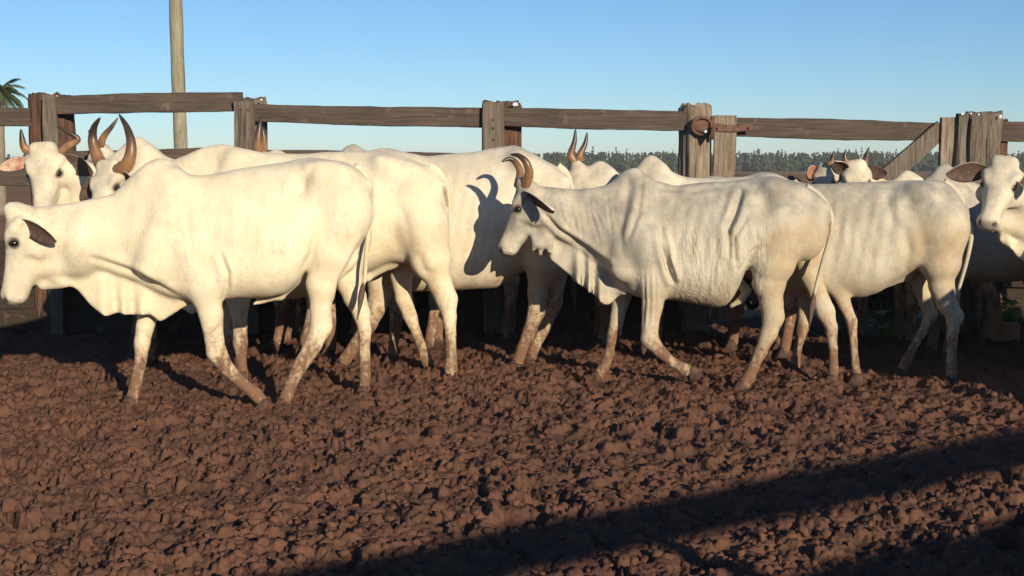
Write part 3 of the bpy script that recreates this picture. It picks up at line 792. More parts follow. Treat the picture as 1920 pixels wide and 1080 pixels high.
# posts
def post_px(parent, x0, x1, ytop, mat, seed, Y=YF, **kw):
    r = (xpx(x1, Y) - xpx(x0, Y)) / 2 / 1.0
    return log_post('post', (xpx(x0, Y) + xpx(x1, Y)) / 2, Y, zpx(ytop, Y), r, mat, parent, seed, **kw)
post_px(fence, 60, 138, 179, POST_RED, 3, sq=0.8, gn=0.22)
post_px(fence, 445, 500, 185, POST, 5, sq=0.9)
post_px(fence, 904, 976, 192, POST_RED, 8, sq=0.7, gn=0.12, rot=0.12, power=6)
gp = post_px(fence, 1276, 1328, 198, POST_PALE, 13, Y=YF - 0.12, sq=0.95, gn=0.20, rot=0.42, power=6)
# batten boards standing in front of the rails
def batten(parent, x0, x1, ytop, Y, seed, mat=POST, zb=0.0, th=0.05, name='batten'):
    xa = (xpx(x0, Y) + xpx(x1, Y)) / 2
    return board(name, (xa, Y, zb), (xa, Y, zpx(ytop, Y)), xpx(x1, Y) - xpx(x0, Y), th, mat, parent, seed, 22, up=(1, 0, 0), wob=0.006)
batten(fence, 84, 110, 178, YF - 0.26, 2)
batten(fence, 441, 478, 190, YF - 0.26, 4, POST)
batten(fence, 908, 943, 192, YF - 0.26, 6, POST)
for x, y, r in ((106, 181, .018), (909, 196, .014), (966, 196, .030), (450, 187, .012), (490, 187, .013)):
    blob('bird_dropping', P3(x, y, YF - 0.2), (r * 0.9, r * 0.7, r * 0.6), WHITE, fence, x)
for (x, y) in ((925, 224), (925, 240), (452, 205), (466, 206), (926, 262)):
    blob('bolt', P3(x, y, YF - 0.29), (0.012, 0.01, 0.012), RUST, fence, x)

# gate: hung on the split post by a rusty strap hinge
gate = empty('corral_gate', (0, 0, 0)); tag(gate, 'heavy board gate with diagonal brace and rusty strap hinge at the right', 'gate')
YG = YF - 0.12
batten(gate, 1339, 1379, 216, YG - 0.09, 21, POST_PALE, 0.12, name='hinge_stile')
shade_boards(gate, xpx(1379), xpx(1800), YF - 0.12, 3, 0.30, seed=121)
for k, d in enumerate((0, 106)):
    rail_px(gate, 1379, 222 + d, 256 + d, 1800, 231 + d, 266 + d, seed=30 + k, Y=YG)
batten(gate, 1762, 1797, 220, YG - 0.09, 23, POST_PALE, 0.12, name='latch_stile')
a = P3(1768, 240, YG - 0.065); b = P3(1400, 560, YG - 0.065); board('brace', a, b, 0.165, 0.045, POST, gate, 24)
st = board('hinge_strap', P3(1338, 239, YG - 0.125), P3(1412, 240, YG - 0.125), 0.058, 0.012, RUST, gate, 25, 10, wob=0.002)
bt = board('hinge_strap', P3(1336, 232, YG - 0.02), P3(1336, 252, YG - 0.3), 0.075, 0.03, RUST, gate, 26, 6, wob=0.003)
V, F, al = tube(np.array([[*(P3(1336, 217, YG - 0.14)), 0.019], [*(P3(1336, 262, YG - 0.14)), 0.019]]), 12); mesh_obj('hinge_pin', V, F, RUST, gate)
# iron collar and ring on the split post
V = []; F = []; c0 = P3(1316, 236, YF - 0.31)
ringp = [np.array([c0[0] + 0.085 * math.cos(t), c0[1] + 0.012 * math.sin(t * 2), c0[2] + 0.075 * math.sin(t), 0.015]) for t in np.linspace(0, 2 * math.pi, 26)]
Vt, Ft, al = tube(np.array(ringp), 10); mesh_obj('iron_ring', Vt, Ft, RUST, gate)
blob('iron_plate', c0 + np.array([0, 0.035, 0]), (0.085, 0.03, 0.07), RUST, gate, 4)
blob('bolt', P3(1323, 247, YF - 0.35), (0.016, 0.012, 0.014), WHITE, gate, 5)
blob('bolt', P3(1346, 240, YG - 0.14), (0.012, 0.01, 0.012), RUST, gate, 6); blob('bolt', P3(1404, 240, YG - 0.14), (0.012, 0.01, 0.012), RUST, gate, 7)

fence_r = empty('corral_fence', (0, 0, 0)); tag(fence_r, 'end of the corral fence with a thick gnarled post at the right edge', 'fence')
post_px(fence_r, 1802, 1872, 213, POST, 41, Y=YF - 0.14, sq=0.9, gn=0.62, power=2.3, rot=0.25)
for k_, (xx, rr_) in enumerate(((1808, 17), (1830, 20), (1855, 17), (1868, 9))):
    V = []; n_ = 26
    pts_ = [[xpx(xx + 5 * math.sin(z_ * 3.1 + k_ * 1.7), YF - 0.3), YF - 0.245 + 0.015 * math.sin(k_ * 2.2), z_, rr_ * 0.75 * YF / FPX * (1 + 0.25 * math.sin(z_ * 6.3 + k_ * 2.9))] for z_ in np.linspace(-0.2, zpx(213 + 4 * (k_ % 2), YF - 0.3), n_)]
    V, F, al = tube(np.array(pts_), 12, 1.0, lambda t, th: 1 + 0.12 * math.sin(th * 5 + t * 9)); mesh_obj('trunk_ridge', V, F, POST, fence_r, smooth=False)
post_px(fence_r, 1860, 1886, 226, POST_RED, 42, Y=YF + 0.05, sq=1.0, gn=0.10)
shade_boards(fence_r, xpx(1886), xpx(2350), YF - 0.03, seed=126)
for k, d in enumerate((0, 108)): rail_px(fence_r, 1872, 229 + d, 265 + d, 2350, 236 + d, 272 + d, seed=50 + k, Y=YF - 0.03)
for x, y, r in ((1804, 214, .014), (1820, 213, .012), (1835, 215, .013), (1875, 219, .024)):
    blob('bird_dropping', P3(x, y, YF - 0.3), (r * 0.8, r * 0.7, r * 0.7), WHITE, fence_r, x)

# timber offcut on the ground by the gnarled post
cut = empty('timber_offcut', (0, 0, 0)); tag(cut, 'reddish L shaped timber offcut on the ground under the gnarled post', 'timber')
YC = 10.9
board('upright', P3(1857, 552, YC), P3(1860, 640, YC), 0.13, 0.10, OCHRE, cut, 61, 8, up=(1, 0, 0), wob=0.008)
board('foot', P3(1872, 624, YC), P3(1908, 624, YC), 0.17, 0.10, OCHRE, cut, 62, 8, wob=0.008)

# the fence behind the viewer whose boards throw the long shadows across the mud
def gpt(px, py): d = ray(px, py); t = -CAMZ / d[2]; return np.array([d[0] * t, d[1] * t, 0.0])
sv = np.array(SUNV); TOPZ = 1.78
g0, g1 = gpt(600, 1068), gpt(1913, 812)
k = TOPZ / sv[2]; f0, f1 = g0 + sv * k, g1 + sv * k; fd = unit((f1 - f0) * [1, 1, 0]); fn = np.array([-fd[1], fd[0], 0])
def back(px, py):
    g = gpt(px, py); t = (f0 - g).dot(fn) / sv.dot(fn); return g + sv * t
fb = empty('corral_fence', (0, 0, 0)); tag(fb, 'board fence behind the viewer, seen only as long shadows on the mud', 'fence')
c = f0 + fd * 0
za = back(1019, 1054)[2]; h1 = TOPZ - za
def fb_rail(zc, hh, s0=-4.5, s1=9.0, seed=0):
    a = f0 + fd * s0; b = f0 + fd * s1; a[2] = b[2] = zc; board('rail', a, b, hh, 0.045, RAIL, fb, seed, 60, wob=0.006)
fb_rail((TOPZ + za) / 2 - 0.008, h1 + 0.045, seed=71)
zt2 = back(1749, 1025)[2]
fb_rail(zt2 - 0.075, 0.19, seed=72)
fb_rail(zt2 - 0.42, 0.17, seed=73); fb_rail(zt2 - 0.75, 0.17, seed=74)
pa, pb = back(1262, 1020), back(1425, 1082)
dv = unit(pb - pa); board('brace', pa - dv * 0.12, pb + dv * 1.1, 0.11, 0.04, RAIL, fb, 75, 16)
for s in (-4.2, -1.6, 4.9, 8.0): q = f0 + fd * s - fn * 0.12; log_post('post', q[0], q[1], TOPZ + 0.06, 0.09, POST, fb, 80 + s, gn=0.1)

# utility pole and palm beyond the corral
YP = 21.0
pole = empty('utility_pole', (xpx(339, YP), YP, 0)); tag(pole, 'tall pale wooden utility pole beyond the corral fence', 'utility pole')
Pp = []
for z in np.linspace(-0.3, 7.5, 60): Pp.append([(-0.006 * (z - 2)) + 0.006 * math.sin(z * 1.3), 0, z, 0.118 - 0.003 * z + 0.003 * math.sin(z * 7)])
V, F, al = tube(np.array(Pp), 18, 1.0, lambda t, th: 1 + 0.03 * math.sin(th * 4 + t * 9)); mesh_obj('shaft', V, F, POLE, pole)
board('crossarm', (-0.9, 0.12, 7.0), (0.8, 0.12, 7.0), 0.11, 0.09, POLE, pole, 91, 10)
for x in (-0.8, 0, 0.7): blob('insulator', (x, 0.12, 7.12), (0.04, 0.04, 0.07), WHITE, pole, x)

FROND = simple('palm_frond', (0.05, 0.075, 0.025), (0.09, 0.12, 0.045), 5, 0.6, 0.3)
BARK = simple('palm_bark', (0.16, 0.13, 0.10), (0.24, 0.20, 0.15), 6)
YPALM = 42.0
pc = at(-6, 168, YPALM)
palm = empty('palm_tree', (pc.x, YPALM, 0)); tag(palm, 'feathery green palm tree cut off by the left edge of the photo', 'palm tree')
V, F, al = tube(np.array([[0.02 * z, 0, z, 0.17 - 0.01 * z] for z in np.linspace(-0.2, pc.z - 0.2, 16)]), 12, 1.0, lambda t, th: 1 + 0.05 * math.sin(t * 130)); mesh_obj('trunk', V, F, BARK, palm)
for i in range(22):
    az = i * 2.399; el = 1.25 - 1.5 * (i / 22); Lf = 0.75 + 0.2 * random.random(); V = []; F = []
    prev = np.array([0.1, 0, pc.z - 0.15]); d = np.array([math.cos(az) * math.cos(el), math.sin(az) * math.cos(el), math.sin(el)])
    n = 16; mid = [prev]
    for s in range(n): d = unit(d + np.array([0, 0, -0.105])); mid.append(mid[-1] + d * Lf / n)
    side = unit(np.cross(d, [0, 0, 1]))
    for s in range(1, n + 1):
        p = mid[s]; ll = 0.30 * math.sin(math.pi * (s / n) ** 0.7 * 0.92) + 0.05
        for sg in (-1, 1):
            for e in range(2):
                q = p + (mid[s] - mid[s - 1]) * (e * 0.5); tip = q + side * sg * ll * 0.8 + (mid[s] - mid[s - 1]) * 2.2 + np.array([0, 0, -ll * (0.30 + 0.25 * random.random())])
                w = (mid[s] - mid[s - 1]) * 0.28; o = len(V); V += [q - w, q + w, (q + tip) / 2 + w * 0.7 + np.array([0, 0, 0.02]), tip, (q + tip) / 2 - w * 0.7]; F += [(o, o + 1, o + 2, o + 4), (o + 4, o + 2, o + 3)]
    mesh_obj('frond', V, F, FROND, palm, smooth=False)

# distant wood
def build_wood():
    m = MT('distant_foliage', 0.9, 0.1); n = m.noise(0.9, 4, 0.6)
    FM = m.color(m.ramp(n, [(0.35, (0.040, 0.054, 0.028)), (0.65, (0.056, 0.070, 0.036))]))
    V = []; F = []; rnd = random.Random(5)
    for i in range(1500):
        row = rnd.random(); D = 300 + 90 * row; x = -190 + 390 * rnd.random() + 0; lift = 0.6 * math.sin(x * 0.021) + 0.4 * math.sin(x * 0.07)
        H = 3.8 + rnd.random() * 0.7 + lift * 0.5 - 1.1 * max(0.0, min(1.0, (12 - x) / 25)) + (0.9 + 0.6 * rnd.random() if rnd.random() < 0.06 else 0) + row * 1.0
        conic = rnd.random() < 0.6; rad = 0.7 + rnd.random() * 0.7
        nb = 18 if not conic else 15
        for b in range(nb):
            t = (b + rnd.random()) / nb
            z = 0.3 + t * (H - 0.4); rr = rad * ((1.05 - t) if conic else math.sqrt(max(0.04, 1 - (2 * t - 1.0) ** 2)) * 0.9 + 0.1)
            a = rnd.random() * 6.28; cx = x + rr * 0.6 * math.cos(a); cy = D + rr * 0.6 * math.sin(a); s = (0.26 + rr * 0.26) * (1.9 if t < 0.5 else 1.0)
            o = len(V)
            for (dx, dy, dz) in ((1, 0, 0), (-1, 0, 0), (0, 1, 0), (0, -1, 0), (0, 0, 1), (0, 0, -1)):
                j = 0.7 + 0.6 * rnd.random(); V.append((cx + dx * s * j, cy + dy * s * j, z + dz * s * j * 0.8))
            F += [(o, o + 2, o + 4), (o + 2, o + 1, o + 4), (o + 1, o + 3, o + 4), (o + 3, o, o + 4), (o + 2, o, o + 5), (o + 1, o + 2, o + 5), (o + 3, o + 1, o + 5), (o, o + 3, o + 5)]
    tag(mesh_obj('distant_wood', V, F, FM, smooth=False), 'far line of dark green trees along the horizon', 'wood', kind='stuff')
build_wood()

def build_haze():
    m = bpy.data.materials.new('thin_air'); m.use_nodes = True; n = m.node_tree.nodes; n.remove(n['Principled BSDF'])
    v = n.new('ShaderNodeVolumePrincipled'); v.inputs['Density'].default_value = HAZE; v.inputs['Color'].default_value = (0.90, 0.95, 1.0, 1)
    m.node_tree.links.new(v.outputs[0], n['Material Output'].inputs['Volume'])
    x0, x1, y0, y1, z0, z1 = -1600, 1600, -1600, 1600, -1.6, 9.0
    V = [(x, y, z) for x in (x0, x1) for y in (y0, y1) for z in (z0, z1)]
    F = [(0, 1, 3, 2), (4, 6, 7, 5), (0, 4, 5, 1), (2, 3, 7, 6), (0, 2, 6, 4), (1, 5, 7, 3)]
    tag(mesh_obj('haze', V, F, m, smooth=False), kind='stuff')
HAZE = 0.0005
if HAZE: build_haze()

# weeds beyond the corral
LEAF = simple('weed_leaf', (0.08, 0.22, 0.03), (0.16, 0.34, 0.05), 12, 0.5, 0.35)
def weed(px, py, Y, w, hgt, n, seed, label):
    rnd = random.Random(seed); c = at(px, py, Y); r = empty('leafy_weed', (c.x, Y, -0.02)); tag(r, label, 'weed', 'leafy weeds by the corral fence')
    V = []; F = []; SV = []; SF = []
    for i in range(n):
        a = rnd.random() * 6.28; rr = w * rnd.random() ** 0.5; b = np.array([rr * math.cos(a) * 0.4, rr * math.sin(a) * 0.4, 0]); t = np.array([rr * math.cos(a), rr * math.sin(a) * 0.6, hgt * (0.45 + 0.55 * rnd.random())])
        Vt, Ft, _ = tube(np.array([[*b, 0.005], [*(0.5 * (b + t) + [0, 0, 0.03]), 0.004], [*t, 0.002]]), 5); o = len(SV); SV += Vt; SF += [tuple(o + q for q in f) for f in Ft]
        for k in range(7):
            q = b + (t - b) * (0.35 + 0.65 * k / 6); a2 = rnd.random() * 6.28; d = np.array([math.cos(a2), math.sin(a2), 0.4 - 0.5 * rnd.random()]) * (0.07 + 0.06 * rnd.random()); s = np.cross(d, [0, 0, 1]) * 0.38
            o = len(V); V += [q, q + d * 0.5 + s, q + d, q + d * 0.5 - s]; F += [(o, o + 1, o + 2, o + 3)]
    mesh_obj('leaves', V, F, LEAF, r, smooth=False); mesh_obj('stem', SV, SF, LEAF, r)
weed(1672, 600, 11.1, 0.24, 0.50, 34, 1, 'widest green leafy weed, seen under the belly of the cow at the right')
weed(1576, 620, 11.1, 0.10, 0.48, 14, 2, 'small green weed just left of the wide one')
weed(1893, 620, 11.1, 0.14, 0.40, 10, 3, 'green weed beside the reddish timber offcut')

# ------------------------------------------------------------------ the herd
def xzl(L, pts): return [(lambda q: (q[0], q[2]))(L(*p)) for p in pts]
# --- A: front cow at the left, hornless, walking left
L = Frame(400, 7.95, R(14))
A = dict(loc=L.o, yaw=L.yaw, mat=HIDE_CREAM, h=0.0115, seed=1, wrm=0.08, mud_shade_z=0.72, grey=0.34, tan=0.25, ribs=0.0012, wrinkle=0.5, thin=1.1, wscale=1.05,
    label='cream hornless cow in front at the left, its lowered head cut by the photo edge',
    top=xzl(L, [(44, 392), (70, 388), (110, 384), (150, 377), (212, 364), (245, 330), (275, 304), (303, 293), (325, 304), (350, 326), (375, 329), (400, 326), (440, 318), (484, 311), (541, 304), (583, 295), (611, 298), (653, 305), (676, 318), (690, 338), (698, 372)]),
    bot=xzl(L, [(44, 500), (100, 505), (183, 500), (264, 527), (320, 556), (380, 570), (420, 560), (460, 559), (500, 558), (530, 552), (553, 535), (575, 500), (620, 488), (670, 462), (698, 410)]),
    xh=L(303, 300)[0], xr=L(699, 380)[0])
A['legs'] = [
    dict(p=L.leg([(640, 400, 56), (622, 470, 48), (604, 530, 30), (601, 575, 24), (602, 607, 24), (588, 640, 19), (566, 675, 16), (546, 712, 13), (538, 735, 14), (530, 752, 13)], -0.16)),
    dict(p=L.leg([(655, 440, 45), (652, 520, 27), (665, 560, 26), (678, 592, 20), (684, 625, 15), (684, 670, 12), (685, 712, 13), (682, 745, 12)], 0.16)),
    dict(p=L.leg([(368, 470, 42), (382, 535, 34), (395, 590, 25), (402, 640, 20), (406, 665, 21), (425, 695, 16), (452, 722, 13), (480, 745, 14), (497, 766, 13)], -0.15)),
    dict(p=L.leg([(320, 500, 36), (285, 570, 27), (272, 622, 19), (267, 652, 17), (264, 690, 13), (256, 735, 13), (246, 775, 13)], 0.15))]
A['dewlap'] = [dict(top=xzl(L, [(100, 495), (183, 490), (264, 515), (340, 550), (365, 560)]), bot=xzl(L, [(100, 520), (124, 532), (145, 545), (170, 575), (200, 595), (222, 588), (247, 593), (281, 590), (300, 606), (324, 590), (345, 575), (365, 567)]), th=0.035, amp=0.028, freq=38, ph=0.4)]
A['extra'] = [dict(p=[(*L(62, 500), 0.085), (*L(105, 492), 0.095), (*L(150, 490), 0.085)], k=0.05), dict(p=[(*L(80, 535), 0.030), (*L(115, 530), 0.035)], k=0.05), dict(p=[(*L(552, 520), 0.05), (*L(525, 553), 0.035), (*L(496, 562), 0.022), (*L(476, 570), 0.012)], k=0.03)]
A['crease'] = [dict(p=xzl(L, [(170, 478), (264, 512), (341, 556)]), w=0.018, d=0.014), dict(p=xzl(L, [(409, 466), (424, 505), (424, 530), (418, 556)]), w=0.016, d=0.020),
    dict(p=xzl(L, [(677, 440), (655, 475), (632, 520), (627, 560)]), w=0.018, d=0.016), dict(p=xzl(L, [(590, 300), (562, 335), (552, 375)]), w=0.035, d=0.014),
    dict(p=xzl(L, [(300, 300), (335, 350), (350, 420), (362, 480)]), w=0.03, d=0.007), dict(p=xzl(L, [(560, 500), (578, 470), (585, 430)]), w=0.02, d=0.010)]
A['head'] = dict(poll=L(34, 392, 0), muz=L(3, 566, -0.02), neck=L(150, 450, 0), nr=0.19,
    ears={-1: dict(tip=L(98, 450, -0.26), face=(-0.45, -0.8, -0.35), w=0.125, floppy=0.1), 1: dict(tip=L(85, 430, 0.30), face=(-0.5, 0.7, -0.3))}, horns=[])
A['tail'] = [L(664, 313), L(684, 330), L(696, 360), L(699, 395, -0.02), L(692, 430, -0.04), L(687, 470, -0.05), L(684, 520, -0.05), L(681, 536, -0.05)]
# --- I: front cow in the middle, thin and wrinkled, curled horns
L = Frame(1300, 8.75, R(-6)); LI = L
I = dict(loc=L.o, yaw=L.yaw, mat=HIDE_GREY, h=0.0105, seed=2, wrm=1.0, wr=0.08, mud_shade_z=0.68, grey=0.85, tan=1.1, ribs=0.0022, wrinkle=1.2, thin=1.5, wscale=0.98,
    label='thin wrinkled greyish white cow in front at the centre with curled horns and folded dewlap',
    top=xzl(L, [(1003, 349), (1027, 351), (1079, 355), (1131, 350), (1146, 341), (1168, 321), (1190, 313), (1209, 323), (1225, 339), (1263, 348), (1316, 344), (1386, 338), (1439, 330), (1457, 330), (1492, 341), (1520, 355), (1538, 366), (1550, 388), (1555, 412)]),
    bot=xzl(L, [(1003, 425), (1042, 440), (1079, 455), (1120, 485), (1160, 530), (1190, 556), (1230, 562), (1263, 562), (1306, 570), (1343, 577), (1366, 570), (1384, 535), (1396, 502), (1440, 492), (1500, 470), (1540, 440), (1555, 420)]),
    xh=L(1190, 320)[0], xr=L(1556, 400)[0])
I['legs'] = [
    dict(p=L.leg([(1465, 425, 50), (1448, 490, 42), (1442, 530, 30), (1446, 565, 25), (1450, 592, 23), (1442, 622, 18), (1427, 655, 14), (1413, 685, 12), (1404, 705, 14), (1391, 722, 13)], -0.16)),
    dict(p=L.leg([(1500, 440, 42), (1518, 510, 25), (1532, 545, 20), (1547, 582, 21), (1558, 610, 14), (1562, 650, 10), (1563, 690, 11), (1560, 709, 12)], 0.17)),
    dict(p=L.leg([(1215, 460, 42), (1228, 520, 31), (1224, 570, 22), (1219, 610, 18), (1218, 636, 19), (1236, 658, 14), (1260, 679, 11), (1282, 692, 13), (1304, 700, 12)], -0.15, ground=False), hr=-0.7),
    dict(p=L.leg([(1190, 480, 38), (1166, 550, 22), (1158, 590, 16), (1152, 622, 15), (1144, 655, 11), (1134, 682, 12), (1120, 702, 13)], 0.15))]
I['dewlap'] = [dict(top=xzl(L, [(1000, 425), (1042, 436), (1079, 452), (1120, 480), (1150, 510), (1175, 545)]), bot=xzl(L, [(1000, 474), (1016, 480), (1030, 484), (1061, 512), (1090, 538), (1112, 554), (1135, 574), (1145, 572), (1160, 556), (1175, 552)]), th=0.024, amp=0.038, freq=56, ph=1.0)]
PL = [((1000, 440, 7), (1000, 474, 6)), ((1012, 440, 7), (1014, 478, 6)), ((1022, 436, 8), (1030, 478, 7))]
I['extra'] = [dict(p=[(*L(a[0], a[1], -0.05), a[2] / 272), (*L((a[0] + b_[0]) / 2 + 4, (a[1] + b_[1]) / 2, -0.068), 0.5 * (a[2] + b_[2]) / 272), (*L(b_[0], b_[1] - b_[2], -0.05 - 0.012 * (int(b_[0]) % 3)), 0.62 * b_[2] / 272)], k=0.032, fy=0.9) for a, b_ in PL] + [dict(p=[(*L(1385, 530), 0.04), (*L(1400, 545), 0.035), (*L(1392, 560), 0.03), (*L(1372, 573), 0.018)], k=0.03),
    dict(p=[(*L(1395, 480, -0.17), 0.03), (*L(1375, 545, -0.10), 0.02)], k=0.04)]
I['crease'] = [dict(p=xzl(L, [(1238, 420), (1242, 461), (1254, 505), (1263, 528)]), w=0.018, d=0.034), dict(p=xzl(L, [(1246, 440), (1254, 480), (1268, 520)]), w=0.010, d=0.012),
    dict(p=xzl(L, [(1388, 352), (1376, 390), (1360, 425), (1364, 480)]), w=0.022, d=0.026), dict(p=xzl(L, [(1396, 400), (1372, 440), (1374, 500)]), w=0.014, d=0.014),
    dict(p=xzl(L, [(1384, 500), (1402, 470), (1420, 455)]), w=0.016, d=0.018),
    dict(p=xzl(L, [(1010, 385), (1050, 430), (1100, 462), (1150, 500)]), w=0.016, d=0.016), dict(p=xzl(L, [(1180, 330), (1176, 380), (1165, 430), (1170, 480)]), w=0.024, d=0.008),
    dict(p=xzl(L, [(1205, 340), (1196, 400), (1178, 450)]), w=0.016, d=0.010), dict(p=xzl(L, [(1215, 335), (1232, 352), (1300, 356), (1360, 350)]), w=0.025, d=0.010)] + \
    [dict(p=xzl(L, [(x + 4 * (k % 2), 362 + 9 * (k * 7 % 5)), (x + 10, 405), (x + 26 - 5 * (k % 3), 432 + 8 * (k * 5 % 4))]), w=0.009, d=0.0035) for k, x in enumerate((1046, 1066, 1079, 1101, 1112, 1134))] + \
    [dict(p=xzl(L, [(x, 500), (x + 2, 560), (x - 2, 610)]), w=0.007, d=0.005) for x in (1208, 1217, 1227)]
hI = dict(poll=L(988, 344, 0), muz=L(933, 470, 0), neck=L(1060, 410, 0), nr=0.13)
hI['ears'] = {-1: dict(tip=L(1037, 392, -0.36), face=(-0.75, -0.15, -0.6), w=0.15), 1: dict(tip=L(1005, 372, 0.28), face=(-0.6, 0.5, -0.3))}
hI['horns'] = [dict(p=[L(984, 350, -0.07), L(992, 326, -0.13), L(986, 304, -0.15), L(972, 292, -0.14), L(957, 290, -0.12)], r=0.034), dict(p=[L(972, 348, 0.07), L(975, 322, 0.16), L(966, 304, 0.20), L(954, 298, 0.19), L(941, 303, 0.16)], r=0.029)]
I['head'] = hI
I['tail'] = [L(1510, 352), L(1535, 367), L(1553, 388, -0.02), L(1560, 415, -0.05), L(1556, 445, -0.06), L(1545, 482, -0.06), L(1533, 525, -0.05), L(1526, 556, -0.05)]
# --- B: big horned animal behind A
L = Frame(620, 9.1, 0.0)
B = dict(loc=L.o, yaw=L.yaw, mat=HIDE_CREAM, h=0.0138, seed=3, mud_shade_z=0.72, grey=0.35, tan=0.5, ribs=0.001, thin=0.7, wscale=0.98,
    label='big cream cow behind the front left one, long upswept brown horns over its neck',
    top=xzl(L, [(235, 350), (262, 330), (300, 309), (345, 292), (375, 279), (398, 272), (420, 270), (445, 276), (496, 287), (558, 288), (639, 285), (681, 283), (710, 280), (738, 288), (766, 297), (794, 307), (815, 317), (830, 336), (838, 367), (843, 415)]),
    bot=xzl(L, [(235, 440), (300, 490), (380, 545), (450, 558), (560, 560), (640, 540), (690, 510), (735, 492), (765, 495), (800, 480), (843, 430)]),
    xh=L(415, 270)[0], xr=L(844, 380)[0])
B['legs'] = [
    dict(p=L.leg([(790, 420, 52), (808, 485, 38), (825, 530, 26), (837, 558, 24), (842, 590, 16), (845, 625, 12), (846, 665, 12), (845, 685, 14), (844, 703, 13)], -0.16)),
    dict(p=L.leg([(775, 450, 42), (752, 515, 24), (757, 555, 19), (768, 585, 16), (781, 618, 11), (792, 645, 11), (799, 665, 13), (805, 684, 12)], 0.16)),
    dict(p=L.leg([(440, 470, 42), (446, 550, 26), (450, 600, 15), (450, 630, 16), (452, 660, 11), (455, 690, 12)], -0.15)),
    dict(p=L.leg([(430, 480, 38), (420, 560, 22), (424, 610, 15), (428, 650, 11), (432, 676, 12)], 0.15))]
B['extra'] = [dict(p=[(*L(735, 492), 0.05), (*L(715, 500), 0.045), (*L(690, 520), 0.03), (*L(672, 528), 0.016)], k=0.04)]
B['dewlap'] = [dict(top=xzl(L, [(240, 430), (330, 500), (420, 550)]), bot=xzl(L, [(240, 470), (300, 560), (360, 590), (420, 565)]), th=0.03, amp=0.02, freq=35)]
B['crease'] = [dict(p=xzl(L, [(790, 470), (800, 500), (815, 510)]), w=0.03, d=0.010), dict(p=xzl(L, [(745, 360), (770, 420), (775, 470)]), w=0.04, d=0.008)]
B['darkline'] = [dict(p=xzl(L, [(833, 350), (838, 372), (840, 385)]), w=0.018, a=0.45)]
B['head'] = dict(poll=L(208, 312, -0.10), muz=L(164, 425, -0.42), side=(-0.9, 0.42, 0), neck=L(262, 385, -0.02), nr=0.15,
    ears={1: dict(tip=L(150, 372, -0.08), face=(-0.3, -0.9, -0.1)), -1: dict(tip=L(262, 352, -0.32), face=(0.0, -0.8, -0.5), w=0.13)},
    horns=[dict(p=[L(222, 322, -0.16), L(240, 306, -0.20), L(246, 272, -0.20), L(238, 240, -0.16), L(223, 214, -0.10)], r=0.052), dict(p=[L(196, 316, -0.04), L(184, 298, -0.0), L(174, 266, 0.02), L(176, 240, 0.0), L(188, 220, -0.05)], r=0.052)])
B['tail'] = [L(805, 312), L(824, 325), L(838, 350), L(843, 385, -0.0), L(843, 430, 0.02), L(841, 480, 0.03), L(842, 530, 0.05), L(844, 560, 0.05)]
# --- N: cow at the right, behind the centre cow
L = Frame(1640, 8.98, R(-12))
N = dict(loc=L.o, yaw=L.yaw, mat=HIDE_GREY, h=0.013, seed=4, mud_shade_z=0.78, wrm=0.0, wr=0.04,  grey=0.8, tan=1.1, ribs=0.002, wrinkle=0.6, thin=1.3, wscale=0.95,
    label='greyish white cow at the right with tan thigh, its head hidden behind the centre cow',
    top=xzl(L, [(1330, 400), (1390, 372), (1440, 345), (1470, 336), (1490, 338), (1514, 346), (1584, 343), (1661, 340), (1726, 337), (1765, 336), (1783, 346), (1797, 367), (1806, 398), (1811, 430)]),
    bot=xzl(L, [(1330, 470), (1400, 520), (1450, 548), (1545, 556), (1614, 558), (1645, 548), (1680, 525), (1712, 508), (1760, 490), (1811, 445)]),
    xh=L(1478, 338)[0], xr=L(1812, 420)[0])
N['legs'] = [
    dict(p=L.leg([(1765, 430, 50), (1762, 495, 37), (1764, 540, 26), (1775, 578, 21), (1790, 603, 18), (1786, 632, 12), (1784, 670, 10), (1784, 700, 12), (1783, 734, 13)], -0.15)),
    dict(p=L.leg([(1740, 470, 38), (1724, 530, 18), (1736, 570, 15), (1746, 592, 14), (1730, 625, 10), (1712, 655, 9), (1700, 680, 11), (1688, 705, 12)], 0.15)),
    dict(p=L.leg([(1530, 480, 36), (1574, 545, 16), (1597, 595, 12), (1600, 630, 9), (1603, 665, 9), (1608, 698, 11)], -0.15)),
    dict(p=L.leg([(1510, 490, 34), (1510, 560, 15), (1506, 610, 14), (1495, 650, 10), (1490, 690, 12)], 0.15))]
N['extra'] = [dict(p=[(*L(1700, 515), 0.05), (*L(1670, 520), 0.05), (*L(1640, 528), 0.03)], k=0.05)]
N['crease'] = [dict(p=xzl(L, [(1668, 348), (1662, 380), (1672, 430)]), w=0.035, d=0.014), dict(p=xzl(L, [(1690, 420), (1698, 470), (1690, 505)]), w=0.03, d=0.016)] + \
    [dict(p=xzl(L, [(x, 380 + 17 * (k % 3)), (x - 4, 430), (x + 3, 480)]), w=0.014, d=0.0008) for k, x in enumerate(range(1575, 1660, 17))]
N['head'] = dict(poll=L(1345, 402, 0), muz=L(1310, 510, -0.0), neck=L(1390, 440, 0), nr=0.14, horns=[])
N['tail'] = [L(1768, 342), L(1795, 362), L(1812, 400, -0.02), L(1821, 440, -0.04), L(1813, 487, -0.05), L(1801, 530, -0.05), L(1793, 560, -0.05)]
